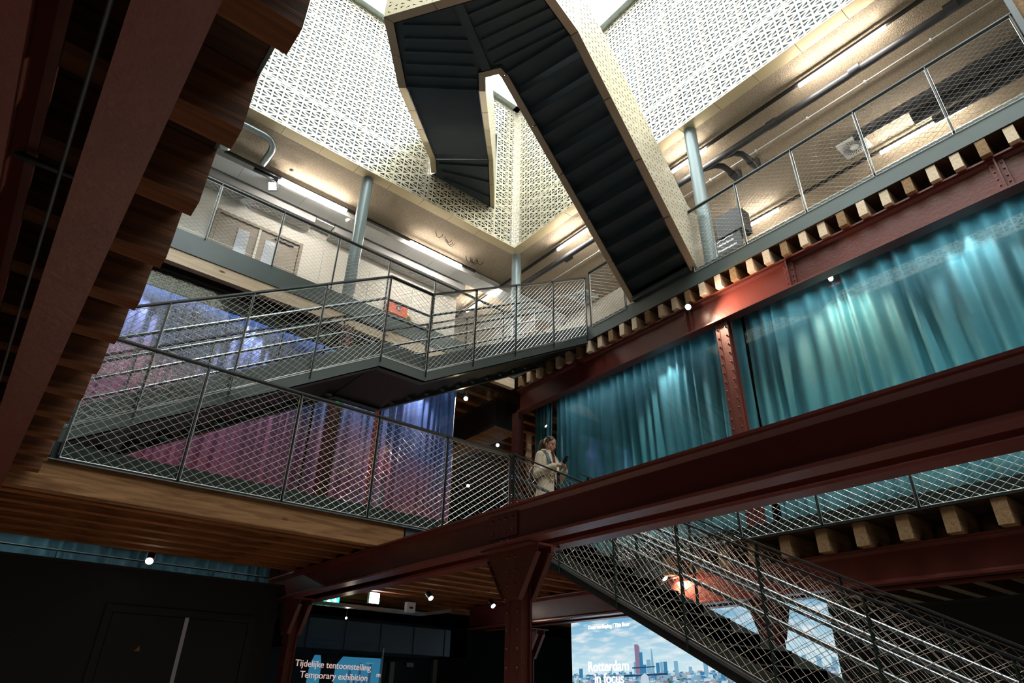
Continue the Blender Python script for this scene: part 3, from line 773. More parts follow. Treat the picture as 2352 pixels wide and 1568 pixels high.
# stepped soffits
zigzag((6.98, 4.37, 7.30), (3.87, 3.67, 9.22), (6.98, 5.475, 7.30), (3.61, 4.675, 9.22), 12, 'treads', M['soffit'], t)
zigzag((2.655, 5.775, 9.22), (4.605, 8.175, 10.94), (3.49, 5.14, 9.22), (5.41, 7.49, 10.94), 11, 'treads', M['soffit'], t)
mb = MB(); mb.box(6.93, 7.12, 4.38, 5.47, 7.262, 7.345); mb.build('foot_plate', M['soffit'], t)
mb = MB(); zz = 9.26
mb.add([(x, y, zz) for x, y in ((3.87,3.66),(3.02,3.46),(2.0,5.02),(2.65,5.78),(3.50,5.14),(3.31,4.91),(3.49,4.66),(3.61,4.68))], [(0,1,6,7),(1,2,5,6),(2,3,4,5)])
mb.build('landing_plate', M['soffit'], t)
mb = MB(); mb.bar((3.87, 3.69, 9.24), (3.61, 4.66, 9.24), .03, .09); mb.build('landing_rib', M['soffit'], t)
mb = MB(); mb.bar((2.67, 5.77, 9.24), (3.48, 5.15, 9.24), .03, .09); mb.build('landing_rib', M['soffit'], t)
mb = MB(); mb.bar((2.50, 4.28, 9.235), (3.40, 4.83, 9.235), .13, .06); mb.build('landing_beam', M['soffit'], t)
for k in range(5):
    f_ = .08+k*.2
    mb = MB(); p = V((3.03, 3.48, 9.24)).lerp(V((3.87, 3.68, 9.24)), f_); q = V((2.62, 4.30, 9.24)).lerp(V((3.50, 4.72, 9.24)), f_)
    mb.bar(p, q, .03, .05); mb.build('landing_rib', M['soffit'], t)
for k in range(5):
    f_ = .05+k*.2
    mb = MB(); p = V((2.10, 4.95, 9.24)).lerp(V((2.66, 5.74, 9.24)), f_); q = V((2.75, 4.42, 9.24)).lerp(V((3.46, 5.14, 9.24)), f_)
    mb.bar(p, q, .03, .05); mb.build('landing_rib', M['soffit'], t)
mb = MB(); mb.add([(4.62,8.17,10.94),(5.40,7.50,10.94),(6.30,8.56,10.94),(6.30,8.75,10.94),(4.70,8.75,10.94),(4.84,8.46,10.94)], [(0,1,2,3,4,5)])
mb.build('landing_plate', M['soffit'], t)
for k in range(3):
    mb = MB(); p = V((4.72, 8.22, 10.92)).lerp(V((5.1, 8.56, 10.92)), k/2.5); q = V((5.52, 7.64, 10.92)).lerp(V((6.2, 8.5, 10.92)), k/2.5); mb.bar(p, q, .03, .04); mb.build('landing_rib', M['soffit'], t)


# =================================================================== GLASS AND CURTAINS OF THE MIDDLE LEVEL
def curtain(nm, label, m, axis, c0, a0, a1, z0, z1, amp=.055, period=.22, seed=1, grp=None, cat='curtain', swing=.0):
    rnd = random.Random(seed); L = abs(a1-a0); n = int(L/.022); nz = 10
    ph = []; x = 0
    while x < L+1: w_ = period*rnd.uniform(.55, 1.6); ph.append((x, w_, rnd.uniform(.5, 1.25))); x += w_
    vs = []
    for i in range(n+1):
        s_ = L*i/n; k = max(j for j in range(len(ph)) if ph[j][0] <= s_); x0, w_, am = ph[k]
        nxt = ph[k+1][2] if k+1 < len(ph) else am
        u = (s_-x0)/w_; d = amp*(am*(1-u)+nxt*u)*math.sin(2*PI*u)
        for j in range(nz+1):
            t_ = j/nz; z = z0+(z1-z0)*t_; a = a0+(a1-a0)/L*s_ + swing*math.sin(3*t_+s_*2.1)*.03
            e = d*(.75+.35*(1-t_)) + .015*math.sin(5*t_*PI*.6+s_*9)
            vs.append((c0+e, a, z) if axis == 'x' else (a, c0+e, z))
    fs = [(i*(nz+1)+j, (i+1)*(nz+1)+j, (i+1)*(nz+1)+j+1, i*(nz+1)+j+1) for i in range(n) for j in range(nz)]
    mb = MB(); mb.add(vs, fs, True); o = mb.build(nm, m); tag(o, label, cat, grp)
    md = o.modifiers.new('cloth', 'SOLIDIFY'); md.thickness = .004
    return o
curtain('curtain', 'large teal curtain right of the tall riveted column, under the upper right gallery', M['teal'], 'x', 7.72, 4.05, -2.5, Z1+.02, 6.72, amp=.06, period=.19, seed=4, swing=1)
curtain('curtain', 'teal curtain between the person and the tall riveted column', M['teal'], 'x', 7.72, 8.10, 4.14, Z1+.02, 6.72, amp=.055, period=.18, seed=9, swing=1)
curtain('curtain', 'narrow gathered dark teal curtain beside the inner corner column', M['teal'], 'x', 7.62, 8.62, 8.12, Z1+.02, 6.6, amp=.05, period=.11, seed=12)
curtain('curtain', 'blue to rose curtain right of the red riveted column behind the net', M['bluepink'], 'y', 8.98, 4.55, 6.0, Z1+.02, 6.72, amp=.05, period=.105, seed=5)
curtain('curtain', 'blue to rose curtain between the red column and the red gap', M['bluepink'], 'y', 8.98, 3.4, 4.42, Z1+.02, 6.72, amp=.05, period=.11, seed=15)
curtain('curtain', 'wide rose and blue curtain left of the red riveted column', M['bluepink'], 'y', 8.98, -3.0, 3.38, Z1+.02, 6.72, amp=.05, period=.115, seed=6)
curtain('curtain', 'narrow red strip standing in for red light in the gap of the blue curtain', M['redgap'], 'y', 9.06, 4.38, 4.60, Z1+.02, 6.6, amp=.02, period=.09, seed=7)  # no cloth hangs here: a red strip painted for light in the opening
def pane(nm, label, x0, x1, y0, y1, z0, z1):
    t = thing(nm, label, 'glass wall', ((x0+x1)/2, (y0+y1)/2, z0), kind='structure')
    mb = MB()
    ax = 0 if x1-x0 > y1-y0 else 1
    L0, L1 = (x0, x1) if ax == 0 else (y0, y1); n = max(1, round((L1-L0)/2.2))
    for k in range(n):
        a, b_ = L0+(L1-L0)*k/n+.003, L0+(L1-L0)*(k+1)/n-.003; q = MB()
        if ax == 0: q.box(a, b_, y0, y0+.001, z0, z1)
        else: q.box(x0, x0+.001, a, b_, z0, z1)
        q.build('pane', M['glass'], t)
    for zz in (z0, z1):
        q = MB()
        if ax == 0: q.box(x0, x1, y0-.015, y0+.015, zz-.02, zz+.02)
        else: q.box(x0-.015, x0+.015, y0, y1, zz-.02, zz+.02)
        q.build('window_frame', M['dark'], t)
    return t
pane('window_2', 'glass wall in front of the teal curtains', 7.34, 7.341, -2.5, 8.55, Z1+.03, 6.74)
pane('window_3', 'glass wall in front of the blue and rose curtains', -3.0, 7.15, 8.70, 8.701, Z1+.03, 6.74)
tag(box('glass_header', M['black'], 7.355, 7.385, -2.5, 8.5, 6.53, 6.757), 'black header board behind the top of the teal glass wall', 'header')
tag(box('glass_header', M['black'], -3, 5.98, 8.72, 8.75, 6.46, 6.757), 'added black board hiding the lamps behind the blue and rose glass wall', 'header')  # added board, hides the lamps and gives reflections a dark ground
# curtain track and folded edge above the teal curtain
tag(box('curtain_track', M['black'], 7.68, 7.76, -2.5, 8.6, 6.72, 6.76), 'black curtain track above the teal curtains', 'curtain track')
# far room: ducts, walls, lamps
t = thing('air_duct', 'black boxed air duct with tan underside hanging in the far room behind the corner column', 'duct', (7.2, 12, 6.15))
mb = MB(); mb.box(6.95, 7.5, 9.0, 16, 6.17, 6.757); mb.build('duct_box', M['dark'], t)
mb = MB(); mb.box(6.95, 7.5, 9.0, 16, 6.15, 6.169); mb.build('underside', M['beamwood'], t)
struct(box('wall_far_room', M['oldwood'], 8.0, 13, 17.9, 18, Z1, 6.76))
tag(box('display_case', M['ochre'], 8.6, 10.2, 14.5, 15.2, Z1, 4.9), 'dim ochre display case seen through the net in the far room', 'display case')

def spot(loc, label, aimv, m=None, r=.045, L=.11, body='black', power=0, col=(1,.85,.65), ang=70, grp=None):
    loc = V(loc); d = V(aimv).normalized(); t = thing('track_spotlight', label, 'spotlight', loc, grp)
    mb = MB(); mb.tube([loc-d*L, loc], r, n=12); mb.build('lamp_body', M[body], t)
    mb = MB(); mb.tube([loc+d*.001, loc+d*.006], r*.8, n=12); mb.build('lens', m or M['spotlens'], t)
    mb = MB(); mb.tube([loc-d*L*.6, loc-d*L*.6+V((0,0,.16))], .009, n=6); mb.build('stem', M[body], t)
    if power:
        lo = light('spot_beam', 'SPOT', loc+d*.02, power, col, aim=loc+d, spot_size=math.radians(ang), spot_blend=.6, shadow_soft_size=.03)
        lo.parent = t; lo.matrix_parent_inverse = Matrix.Translation(-loc)
    return t
tc_ = V((-.63,-.78,-.5))
spot((6.316, 9.112, 6.58), 'white track spotlight nearest the blue curtain edge in the far room', (-.5,-.6,-.7), body='whitemetal', power=120, col=(1,.72,.45))
spot((7.96, 10.75, 6.6), 'small far room spotlight just above the railing, left of its brighter neighbour', (-.5,-.5,-.8), r=.035, power=120, col=(1,.72,.45))
spot((8.364, 10.715, 6.6), 'bright far room spotlight just left of the corner column', (-.6,-.6,-.7), power=160, col=(1,.72,.45))
spot((9.705, 13.66, 6.6), 'distant far room spotlight seen low through the net', (-.4,-.5,-.8), r=.05, power=250, col=(1,.72,.45))
spot((6.93, 4.46, 6.66), 'glaring warm spotlight among the joist ends left of the tall riveted column', (-.55,-.72,-.35), m=M['warm'], r=.05, power=120, col=(1,.72,.5), ang=150)
spot((1.66, 8.63, 2.95), 'single round downlight under the long joists by the teal strip', (-.2,-.8,-.8), power=220, r=.05, col=(1,.7,.45))
spot((5.566, 8.643, 2.93), 'black ceiling spotlight left of the central column, tilted to the right', (.1,-.75,-.7), power=160, r=.045, col=(1,.7,.45))
spot((6.754, 8.642, 2.93), 'black ceiling spotlight just left of the central riveted column', (.1,-.75,-.7), power=160, r=.045, col=(1,.7,.45))
spot((7.045, 5.43, 3.02), 'warm spotlight glowing behind the lower stair net', (.15,-.6,-.7), power=16, col=(1,.5,.3), m=M['spotlens'], r=.045, ang=160)
spot((5.0, 10.2, 2.72), 'tiny warm lamp below the cable tray', (-.3,-.8,-.3), r=.02, L=.05, power=4)
# exit signs
def exitsign(o_, ud, w_, h_, label, hang=0):
    o_ = V(o_); ud = V(ud).normalized(); n = ud.cross(V((0,0,1))); t = thing('exit_sign', label, 'exit sign', o_)
    mb = MB(); mb.prism([o_, o_+ud*w_, o_+ud*w_+V((0,0,h_)), o_+V((0,0,h_))], -n*.03); mb.build('sign_body', M['exitgreen'], t)
    q = MB(); c = o_+ud*w_*.3+n*.003
    q.prism([c+V((0,0,h_*.12)), c+ud*w_*.06+V((0,0,h_*.12)), c+ud*w_*.16+V((0,0,h_*.55)), c+ud*w_*.1+V((0,0,h_*.72))], n*.002)
    q.prism([c+ud*w_*.1+V((0,0,h_*.35)), c+ud*w_*.22+V((0,0,h_*.12)), c+ud*w_*.27+V((0,0,h_*.16)), c+ud*w_*.16+V((0,0,h_*.5))], n*.002)
    q.dome(c+ud*w_*.15+V((0,0,h_*.82)), n, h_*.09, .003, 8); q.build('running_figure', M['exitwhite'], t)
    q = MB(); c = o_+ud*w_*.62+n*.003
    q.prism([c+V((0,0,h_*.42)), c+ud*w_*.12+V((0,0,h_*.42)), c+ud*w_*.12+V((0,0,h_*.58)), c+V((0,0,h_*.58))], n*.002)
    q.prism([c+ud*w_*.12+V((0,0,h_*.25)), c+ud*w_*.26+V((0,0,h_*.5)), c+ud*w_*.12+V((0,0,h_*.75))], n*.002); q.build('arrow', M['exitwhite'], t)
    if hang:
        q = MB(); c = o_+ud*w_*.5-n*.015; q.tube([c+V((0,0,h_)), c+V((0,0,h_+hang))], .006, n=6); q.build('hanger', M['black'], t)
exitsign((3.50, 8.34, 5.44), (1,0,0), .22, .12, 'green exit sign above the rail beside the red column in the rose curtain')
exitsign((4.42, 9.95, 2.86), (1,0,0), .30, .13, 'green exit sign on the cable tray left of the central column', hang=.30)
exitsign((9.04, 8.1, 2.921), (0,-1,0), .14, .05, 'tiny green exit sign on top of the large city lightbox')

# =================================================================== UPPER GALLERY: WALL, DOOR, DUCTS, LAMPS
struct(box('wall_left_upper', M['white'], -5, 6.93, 10.62, 10.8, Z2, ZC), 'white wall behind the upper left gallery', 'wall')
struct(box('wall_left_return', M['white'], 6.75, 6.93, 10.8, 14, Z2, ZC))
b = MB()
b.box(9.85, 10.0, 6.3, 13, Z2, ZC); b.box(10.55, 10.7, -8, 6.3, Z2, ZC); b.box(9.85, 10.7, 6.3, 6.45, Z2, ZC); b.box(6.93, 10, 13.5, 13.7, Z2, ZC)
struct(b.build('wall_right_upper', M['white']), 'white wall far behind the upper right gallery', 'wall')
for xj in (-.3, .75, 3.62, 4.68, 5.75):
    mb = MB(); mb.box(xj-.003, xj+.003, 10.616, 10.62, Z2, 9.6); struct(mb.build('trim_1', M['grey'], org=(xj, 10.62, Z2)))
t = thing('door_1', 'brown-grey door with two pale blue panes on the upper left gallery', 'door', (2.33, 10.58, Z2), kind='structure')
b = MB(); b.box(1.50, 1.56, 10.55, 10.62, Z2, 9.419); b.box(3.11, 3.17, 10.55, 10.62, Z2, 9.419); b.box(1.50, 3.17, 10.55, 10.62, 9.42, 9.48); b.build('door_frame', M['doorgrey'], t)
b = MB(); b.box(1.57, 2.30, 10.585, 10.615, Z2+.01, 9.41); b.box(2.34, 3.10, 10.585, 10.615, Z2+.01, 9.41); b.build('leaf', M['doorgrey'], t)
for xa in (1.94, 2.455):
    b = MB(); b.box(xa, xa+.22, 10.57, 10.585, 8.0, 9.25); b.build('pane', M['bluegrey'], t)
b = MB(); b.box(2.30, 2.345, 10.56, 10.60, Z2, 9.41); b.build('meeting_strip', M['white'], t)
b = MB(); b.box(2.62, 3.0, 10.55, 10.585, 9.33, 9.38); b.build('door_closer', M['black'], t)
# first aid box and yellow disc
t = thing('first_aid_box', 'orange-red first aid box with white cross on the upper left white wall', 'first aid box', (5.38, 10.55, 8.72))
b = MB(); b.box(5.16, 5.60, 10.47, 10.62, 8.70, 8.97); b.build('box_body', M['orange'], t)
b = MB(); b.box(5.33, 5.43, 10.464, 10.47, 8.80, 8.90); b.build('emblem_panel', M['black'], t)
b = MB(); b.box(5.345, 5.415, 10.46, 10.464, 8.838, 8.862); b.box(5.368, 5.392, 10.46, 10.464, 8.815, 8.885); b.build('cross', M['whitemetal'], t)
b = MB(); b.box(5.30, 5.46, 10.455, 10.47, 8.93, 8.965); b.build('handle', M['whitemetal'], t)
t = thing('round_badge', 'yellow ring badge with dark centre right of the orange first aid box', 'badge', (5.72, 10.6, 8.74))
b = MB(); b.tube([(5.72, 10.62, 8.80), (5.72, 10.60, 8.80)], .085, n=24); b.build('ring', M['ochre'], t)
b = MB(); b.tube([(5.72, 10.60, 8.80), (5.72, 10.595, 8.80)], .05, n=20); b.build('centre', M['black'], t)
# white panelled duct
t = thing('panelled_duct', 'white panelled duct hung under the acoustic ceiling along the upper left wall', 'duct', (5, 9.7, 9.8))
x = .4; k = 0
while x < 9.7:
    b = MB(); b.box(x+.003, min(x+.597, 9.7), 9.80, 10.18, 10.0, 10.14); b.build('duct_panel', M['whitemetal'], t); x += .6
t = thing('wall_bulkhead', 'pale grey lowered bulkhead between the white duct and the upper left wall', 'bulkhead', (3, 10.3, 9.6))
b = MB(); b.box(-1, 3.2, 10.24, 10.61, 9.86, 10.15); b.box(3.62, 6.9, 10.24, 10.61, 9.86, 10.15); b.build('bulkhead_box', M['grey'], t)
b = MB(); b.box(3.22, 3.6, 10.25, 10.55, 9.97, 10.1); b.build('grille', M['whitemetal'], t)
for xx in (1.05, 1.9):
    b = MB(); b.tube([(xx, 10.4, 9.86), (xx, 10.4, 9.76)], .10, n=18); b.build('duct_stub', M['galv'], t)
# galvanised round duct
t = thing('round_duct', 'galvanised round duct bending under the gold edge at the upper left', 'duct', (1.8, 9, 10.0))
b = MB(); b.tube([(-.2, 8.87, 10.06), (1.60, 8.87, 10.06), (1.72, 8.89, 10.05), (1.80, 8.96, 10.03), (1.83, 9.06, 10.0), (1.83, 9.48, 10.0)], .062, n=16); b.build('duct_pipe', M['galv'], t)
for xx in (.9, 1.1, 1.3, 1.5):
    b = MB(); b.tube([(xx, 8.87, 10.06), (xx+.012, 8.87, 10.06)], .066, n=16); b.build('duct_seam', M['galv'], t)
t = thing('round_duct', 'short galvanised duct elbow by the near dark joist ends', 'duct', (1.1, 9.4, 10.0))
b = MB(); b.box(.5, .53, 9.33, 9.37, 10.1, 10.18); b.build('clamp', M['galv'], t)
b = MB(); b.tube([(.2, 9.35, 10.03), (1.0, 9.35, 10.03), (1.12, 9.38, 10.0), (1.16, 9.5, 9.95)], .10, n=16); b.build('duct_pipe', M['galv'], t)
# tracks and light tubes
def track(p, q, label, r_=.022):
    b = MB(); b.bar(p, q, .045, .05); o = b.build('light_track', M['black'], org=p); return tag(o, label, 'light track')
track((1.2, 9.66, 10.03), (6.75, 9.66, 10.03), 'black light track running along the white panelled duct')
track((7.585, 11.8, 10.06), (7.585, -1.5, 10.06), 'black light track parallel to the right gold wall')
track((9.95, 6.0, 10.06), (9.95, -1.5, 10.06), 'black light track farther back over the upper right gallery')
for p, q, lb in (((2.24, 9.65), (3.57, 9.65), 'glowing tube on the upper left track, left of the round column'),
                 ((5.05, 9.66), (6.37, 9.66), 'glowing tube on the upper left track, right of the round column'),
                 ((7.585, 11.12), (7.585, 9.86), 'glowing tube seen behind the dark stair rail by the corner column'),
                 ((7.585, 7.84), (7.585, 6.96), 'glowing tube between the gold corner and the gold staircase'),
                 ((7.585, 4.81), (7.585, 4.10), 'short glowing tube crossing behind the round column by the stair foot'),
                 ((7.585, 2.38), (7.585, 1.08), 'long glowing tube beside the dark pipe at the upper right'),
                 ((9.95, 4.91), (9.95, 4.12), 'glowing tube just right of the black museum sign'),
                 ((9.95, 2.19), (9.95, .87), 'glowing tube low behind the upper right net, right of the square vent')):
    b = MB(); b.tube([(p[0], p[1], 10.0), (q[0], q[1], 10.0)], .026, n=10); o = b.build('led_tube', M['led'], org=((p[0]+q[0])/2, (p[1]+q[1])/2, 10.0)); tag(o, lb, 'light tube', 'glowing tubes under the acoustic ceiling')
# dark pipes
t = thing('ceiling_pipe', 'dark grey pipe running under the acoustic ceiling along the right gold wall', 'pipe', (7.86, 4, 9.9))
b = MB(); b.tube([(7.80, 9.3, 9.92), (7.86, 4.2, 9.92), (7.93, -1.5, 9.92)], .062, n=14); b.build('pipe_run', M['pipe'], t)
for yy in (7.9, 6.6, 5.2, 3.1, 1.75, .45):
    b = MB(); b.tube([(7.87, yy, 9.92), (7.87, yy-.16, 9.92)], .076, n=14); b.build('coupling', M['pipe'], t)
for yy in (4.10, 3.72):
    b = MB(); b.tube([(7.88, yy+.25, 9.92), (7.95, yy+.08, 9.92), (8.07, yy, 9.92), (8.22, yy-.01, 9.92), (8.45, yy+.01, 9.92), (8.6, yy+.02, 9.90), (8.66, yy+.02, 9.99), (8.66, yy+.02, 10.18)], .052, n=12); b.build('branch_bend', M['pipe'], t)
    b = MB(); b.tube([(8.33, yy, 9.92), (8.44, yy+.01, 9.92)], .064, n=12); b.build('coupling', M['pipe'], t)
for (x, ya_, yb_, r_, lb) in ((9.2, 2.3, -1.5, .09, 'dark round duct behind the upper right net, nearest the light well'), (9.5, 1.5, -1.5, .13, 'thickest dark round duct behind the upper right net'), (9.80, 1.3, -1.5, .07, 'thin dark duct behind the upper right net, farthest back')):
    b = MB(); b.tube([(x, ya_, 9.95), (x, (ya_+yb_)/2, 9.93), (x, yb_, 9.93)], r_, n=14); b.tube([(x, .6, 9.93), (x, .45, 9.93)], r_*1.12, n=14); o = b.build('round_duct', M['pipe'], org=(x, 0, 9.95)); tag(o, lb, 'duct')
# thin conduit with clips
t = thing('thin_conduit', 'thin pale conduit clipped along the tan ceiling above the upper right gallery', 'conduit', (8.5, 3, 10.14))
b = MB(); b.tube([(8.42, 9.5, 10.15), (8.42, -1.5, 10.15)], .009, n=6); b.build('conduit_run', M['whitemetal'], t)
for k in range(9):
    b = MB(); yy = 7.4-k*.95; b.box(8.40, 8.44, yy, yy+.03, 10.13, 10.17); b.build('clip', M['whitemetal'], t)
def vent(cx, cy, h, label):
    t = thing('ceiling_vent', label, 'air vent', (cx, cy, 10.12)); b = MB(); b.box(cx-h, cx+h, cy-h, cy+h, 10.12, 10.17); b.build('vent_plate', M['whitemetal'], t)
    b = MB()
    for k in range(24):
        a = 2*PI*k/24; d = V((math.cos(a), math.sin(a), 0)); d2 = V((math.cos(a+.25), math.sin(a+.25), 0)); c = V((cx, cy, 10.117))
        b.bar(c+d*h*.35, c+d2*h*.85, .010, .004)
    b.build('vent_slots', M['pipe'], t)
vent(9.6, 2.45, .215, 'square white swirl vent on the tan ceiling behind the upper right net')
vent(9.45, 8.9, .25, 'square white swirl vent seen through the dark stair rail')
# speaker/camera dots and floodlight
for x_, y_, z_, r_, lb in ((2.32, 9.42, 10.1, .045, 'small round white smoke detector above the floodlight'), (3.72, 9.82, 9.93, .07, 'round white globe sensor left of the upper left round column')):
    b = MB(); b.dome((x_, y_, z_), (0,0,-1), r_, r_*.9, 14); o = b.build('ceiling_sensor', M['whitemetal'], org=(x_, y_, z_)); tag(o, lb, 'sensor')
t = thing('floodlight', 'small square floodlight on a black arm at the start of the upper left track', 'floodlight', (2.0, 9.7, 9.85))
b = MB(); b.bar((1.75, 9.72, 10.0), (2.2, 9.72, 10.0), .05, .06); b.build('arm', M['black'], t)
c0 = V((2.15, 9.78, 9.86)); nn = V((-.5, -.6, -.5)).normalized(); uu = nn.cross(V((0,0,1))).normalized(); vv = uu.cross(nn)
b = MB(); b.prism([c0+uu*.085+vv*.085, c0-uu*.085+vv*.085, c0-uu*.085-vv*.085, c0+uu*.085-vv*.085], -nn*.06); b.build('housing', M['black'], t)
b = MB(); b.prism([c0+uu*.07+vv*.07+nn*.002, c0-uu*.07+vv*.07+nn*.002, c0-uu*.07-vv*.07+nn*.002, c0+uu*.07-vv*.07+nn*.002], nn*.003); b.build('lens', M['cool'], t)
# tangled cables poking from ceiling
for k, (x_, y_) in enumerate(((5.55, 9.25), (6.55, 9.45))):
    b = MB(); rnd = random.Random(k+2)
    for j in range(4):
        a = V((x_+rnd.uniform(-.2, .2), y_+rnd.uniform(-.05, .05), 10.17)); b.tube([a, a+V((.04, .02, -.09)), a+V((.10, .01, -.12)), a+V((.16, -.01, -.05)), a+V((.17, 0, .0))], .007, n=5)
    o = b.build('loose_cables', M['black'], org=(x_, y_, 10.17)); tag(o, 'looped black cables hanging from the tan ceiling, %s of the two bunches' % ('left' if k == 0 else 'right'), 'cables')
# museum sign
t = thing('museum_sign', 'black museum sign with white lettering standing behind the upper right net', 'sign', (8.05, 4.24, Z2))
b = MB(); b.box(8.02, 8.05, 4.0, 4.5, 7.4, 8.42); b.build('sign_panel', M['black'], t)
b = MB(); b.box(8.0, 8.3, 3.93, 4.40, 8.42, 8.86); b.build('hood_box', M['black'], t)
text('Nederlands', M['lettering'], .066, (8.015, 4.44, 8.275), (0,-1,0), (0,0,1), t)
text('Fotomuseum', M['lettering'], .066, (8.015, 4.44, 8.165), (0,-1,0), (0,0,1), t)
b = MB(); b.tube([(8.015, 4.44, 8.36), (8.015, 4.37, 8.385), (8.015, 4.30, 8.37), (8.015, 4.22, 8.39), (8.015, 4.13, 8.37)], .006, n=5); b.build('arc_line', M['lettering'], t)
# =================================================================== GROUND LEVEL
struct(box('wall_left_ground', M['blackwall'], -7, 3.42, 9.0, 9.2, 0, 2.89), 'black wall under the middle left gallery', 'wall')
t = thing('door_2', 'black double door with one pale vertical seal strip in the dark wall', 'door', (2.28, 8.98, 0), kind='structure')
b = MB()
for q in ((1.42, 1.50), (3.06, 3.14)): b.box(q[0], q[1], 8.975, 8.999, 0, 2.42)
b.box(1.42, 3.14, 8.975, 8.999, 2.421, 2.50); b.build('door_frame', M['black'], t)
b = MB(); b.box(1.51, 2.29, 8.98, 8.999, .01, 2.41); b.box(2.34, 3.05, 8.98, 8.999, .01, 2.41); b.build('leaf', M['blackwall'], t)
b = MB(); b.box(2.292, 2.336, 8.97, 9.0, .01, 2.42); b.build('seal_strip', M['strip'], t)
b = MB(); b.prism([(1.83, 8.978, 2.03), (1.89, 8.978, 2.03), (1.875, 8.978, 2.085)], (0, -.002, 0)); b.build('triangle_sticker', M['beamwood'], t)
pane('window_4', 'clerestory glass strip above the black wall', -3, 3.5, 9.02, 9.021, 2.9, 3.28)
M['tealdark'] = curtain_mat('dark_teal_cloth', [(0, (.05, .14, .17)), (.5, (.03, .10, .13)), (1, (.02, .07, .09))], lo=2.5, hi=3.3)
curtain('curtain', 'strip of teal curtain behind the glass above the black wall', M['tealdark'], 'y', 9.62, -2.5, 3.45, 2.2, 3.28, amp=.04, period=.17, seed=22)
t = thing('netted_railing', 'dark rail with thin posts behind the glass strip above the black wall', 'railing', (1, 9.4, 2.9))
b = MB(); b.tube([(-2, 9.4, 3.08), (3.4, 9.4, 3.05)], .012, n=6); b.build('top_rail', M['dark'], t)
for xx in (.8, 1.7, 2.6, 3.2):
    b = MB(); b.box(xx, xx+.02, 9.39, 9.41, 2.5, 3.06); b.build('post', M['dark'], t)
# bulkhead duct and cable tray
b = MB(); b.box(4.0, 7.25, 10.0, 10.9, 2.25, 2.66); b.box(6.9, 7.25, 10.0, 13, 2.25, 2.66)
o = b.build('boxed_duct', M['navy'], org=(5.5, 10.4, 2.25)); tag(o, 'dark blue-grey boxed duct with panel seams left of the central column', 'duct')
for k in range(5):
    b = MB(); xx = 4.3+k*.62; b.box(xx, xx+.05, 9.985, 10.0, 2.25, 2.66); o = b.build('duct_flange', M['navy'], org=(xx, 10, 2.25)); tag(o, 'raised flange on the boxed duct, %s from its left end' % nth(k), 'flange', 'flanges of the boxed duct')
b = MB()
for s_ in (0, .12):
    b.bar((4.1, 9.7+s_, 2.84), (6.15, 9.7+s_, 2.84), .012, .05); b.bar((6.15, 9.7+s_, 2.84), (6.5, 9.45+s_, 2.90), .012, .05)
for k in range(16): b.bar((4.15+k*.13, 9.7, 2.825), (4.15+k*.13, 9.82, 2.825), .02, .006)
o = b.build('cable_tray', M['galv'], org=(5.2, 9.7, 2.84)); tag(o, 'galvanised cable tray hung left of the central column', 'cable tray')
t = thing('junction_box', 'pale junction box fixed on the cable tray', 'junction box', (5.8, 9.68, 2.86)); b = MB(); b.box(5.74, 5.90, 9.6, 9.68, 2.83, 2.98); b.build('box_body', M['whitemetal'], t)
b = MB(); b.box(5.79, 5.85, 9.595, 9.6, 2.88, 2.91); b.build('socket', M['black'], t)
t = thing('floodlight', 'white square floodlight shining on the cable tray', 'floodlight', (5.15, 9.6, 2.95))
b = MB(); b.box(5.06, 5.24, 9.62, 9.68, 2.90, 3.06); b.build('housing', M['whitemetal'], t)
b = MB(); b.box(5.075, 5.225, 9.61, 9.62, 2.915, 3.045); b.build('lens', M['cool'], t)
struct(box('wall_back_ground', M['blackwall'], 3.4, 13, 13.0, 13.1, 0, 3.04))
t = thing('door_3', 'dim ochre-framed doorway in the dark room left of the central column', 'door', (7.5, 12.95, 0), kind='structure')
b = MB(); b.box(7.45, 7.55, 12.9, 13, 0, 2.5); b.box(8.50, 8.60, 12.9, 13, 0, 2.5); b.box(7.45, 8.6, 12.9, 13, 2.42, 2.52); b.build('door_frame', M['doorgrey'], t)
b = MB(); b.box(7.85, 8.02, 12.93, 12.95, 2.2, 2.28); b.build('door_sign', M['grey'], t)
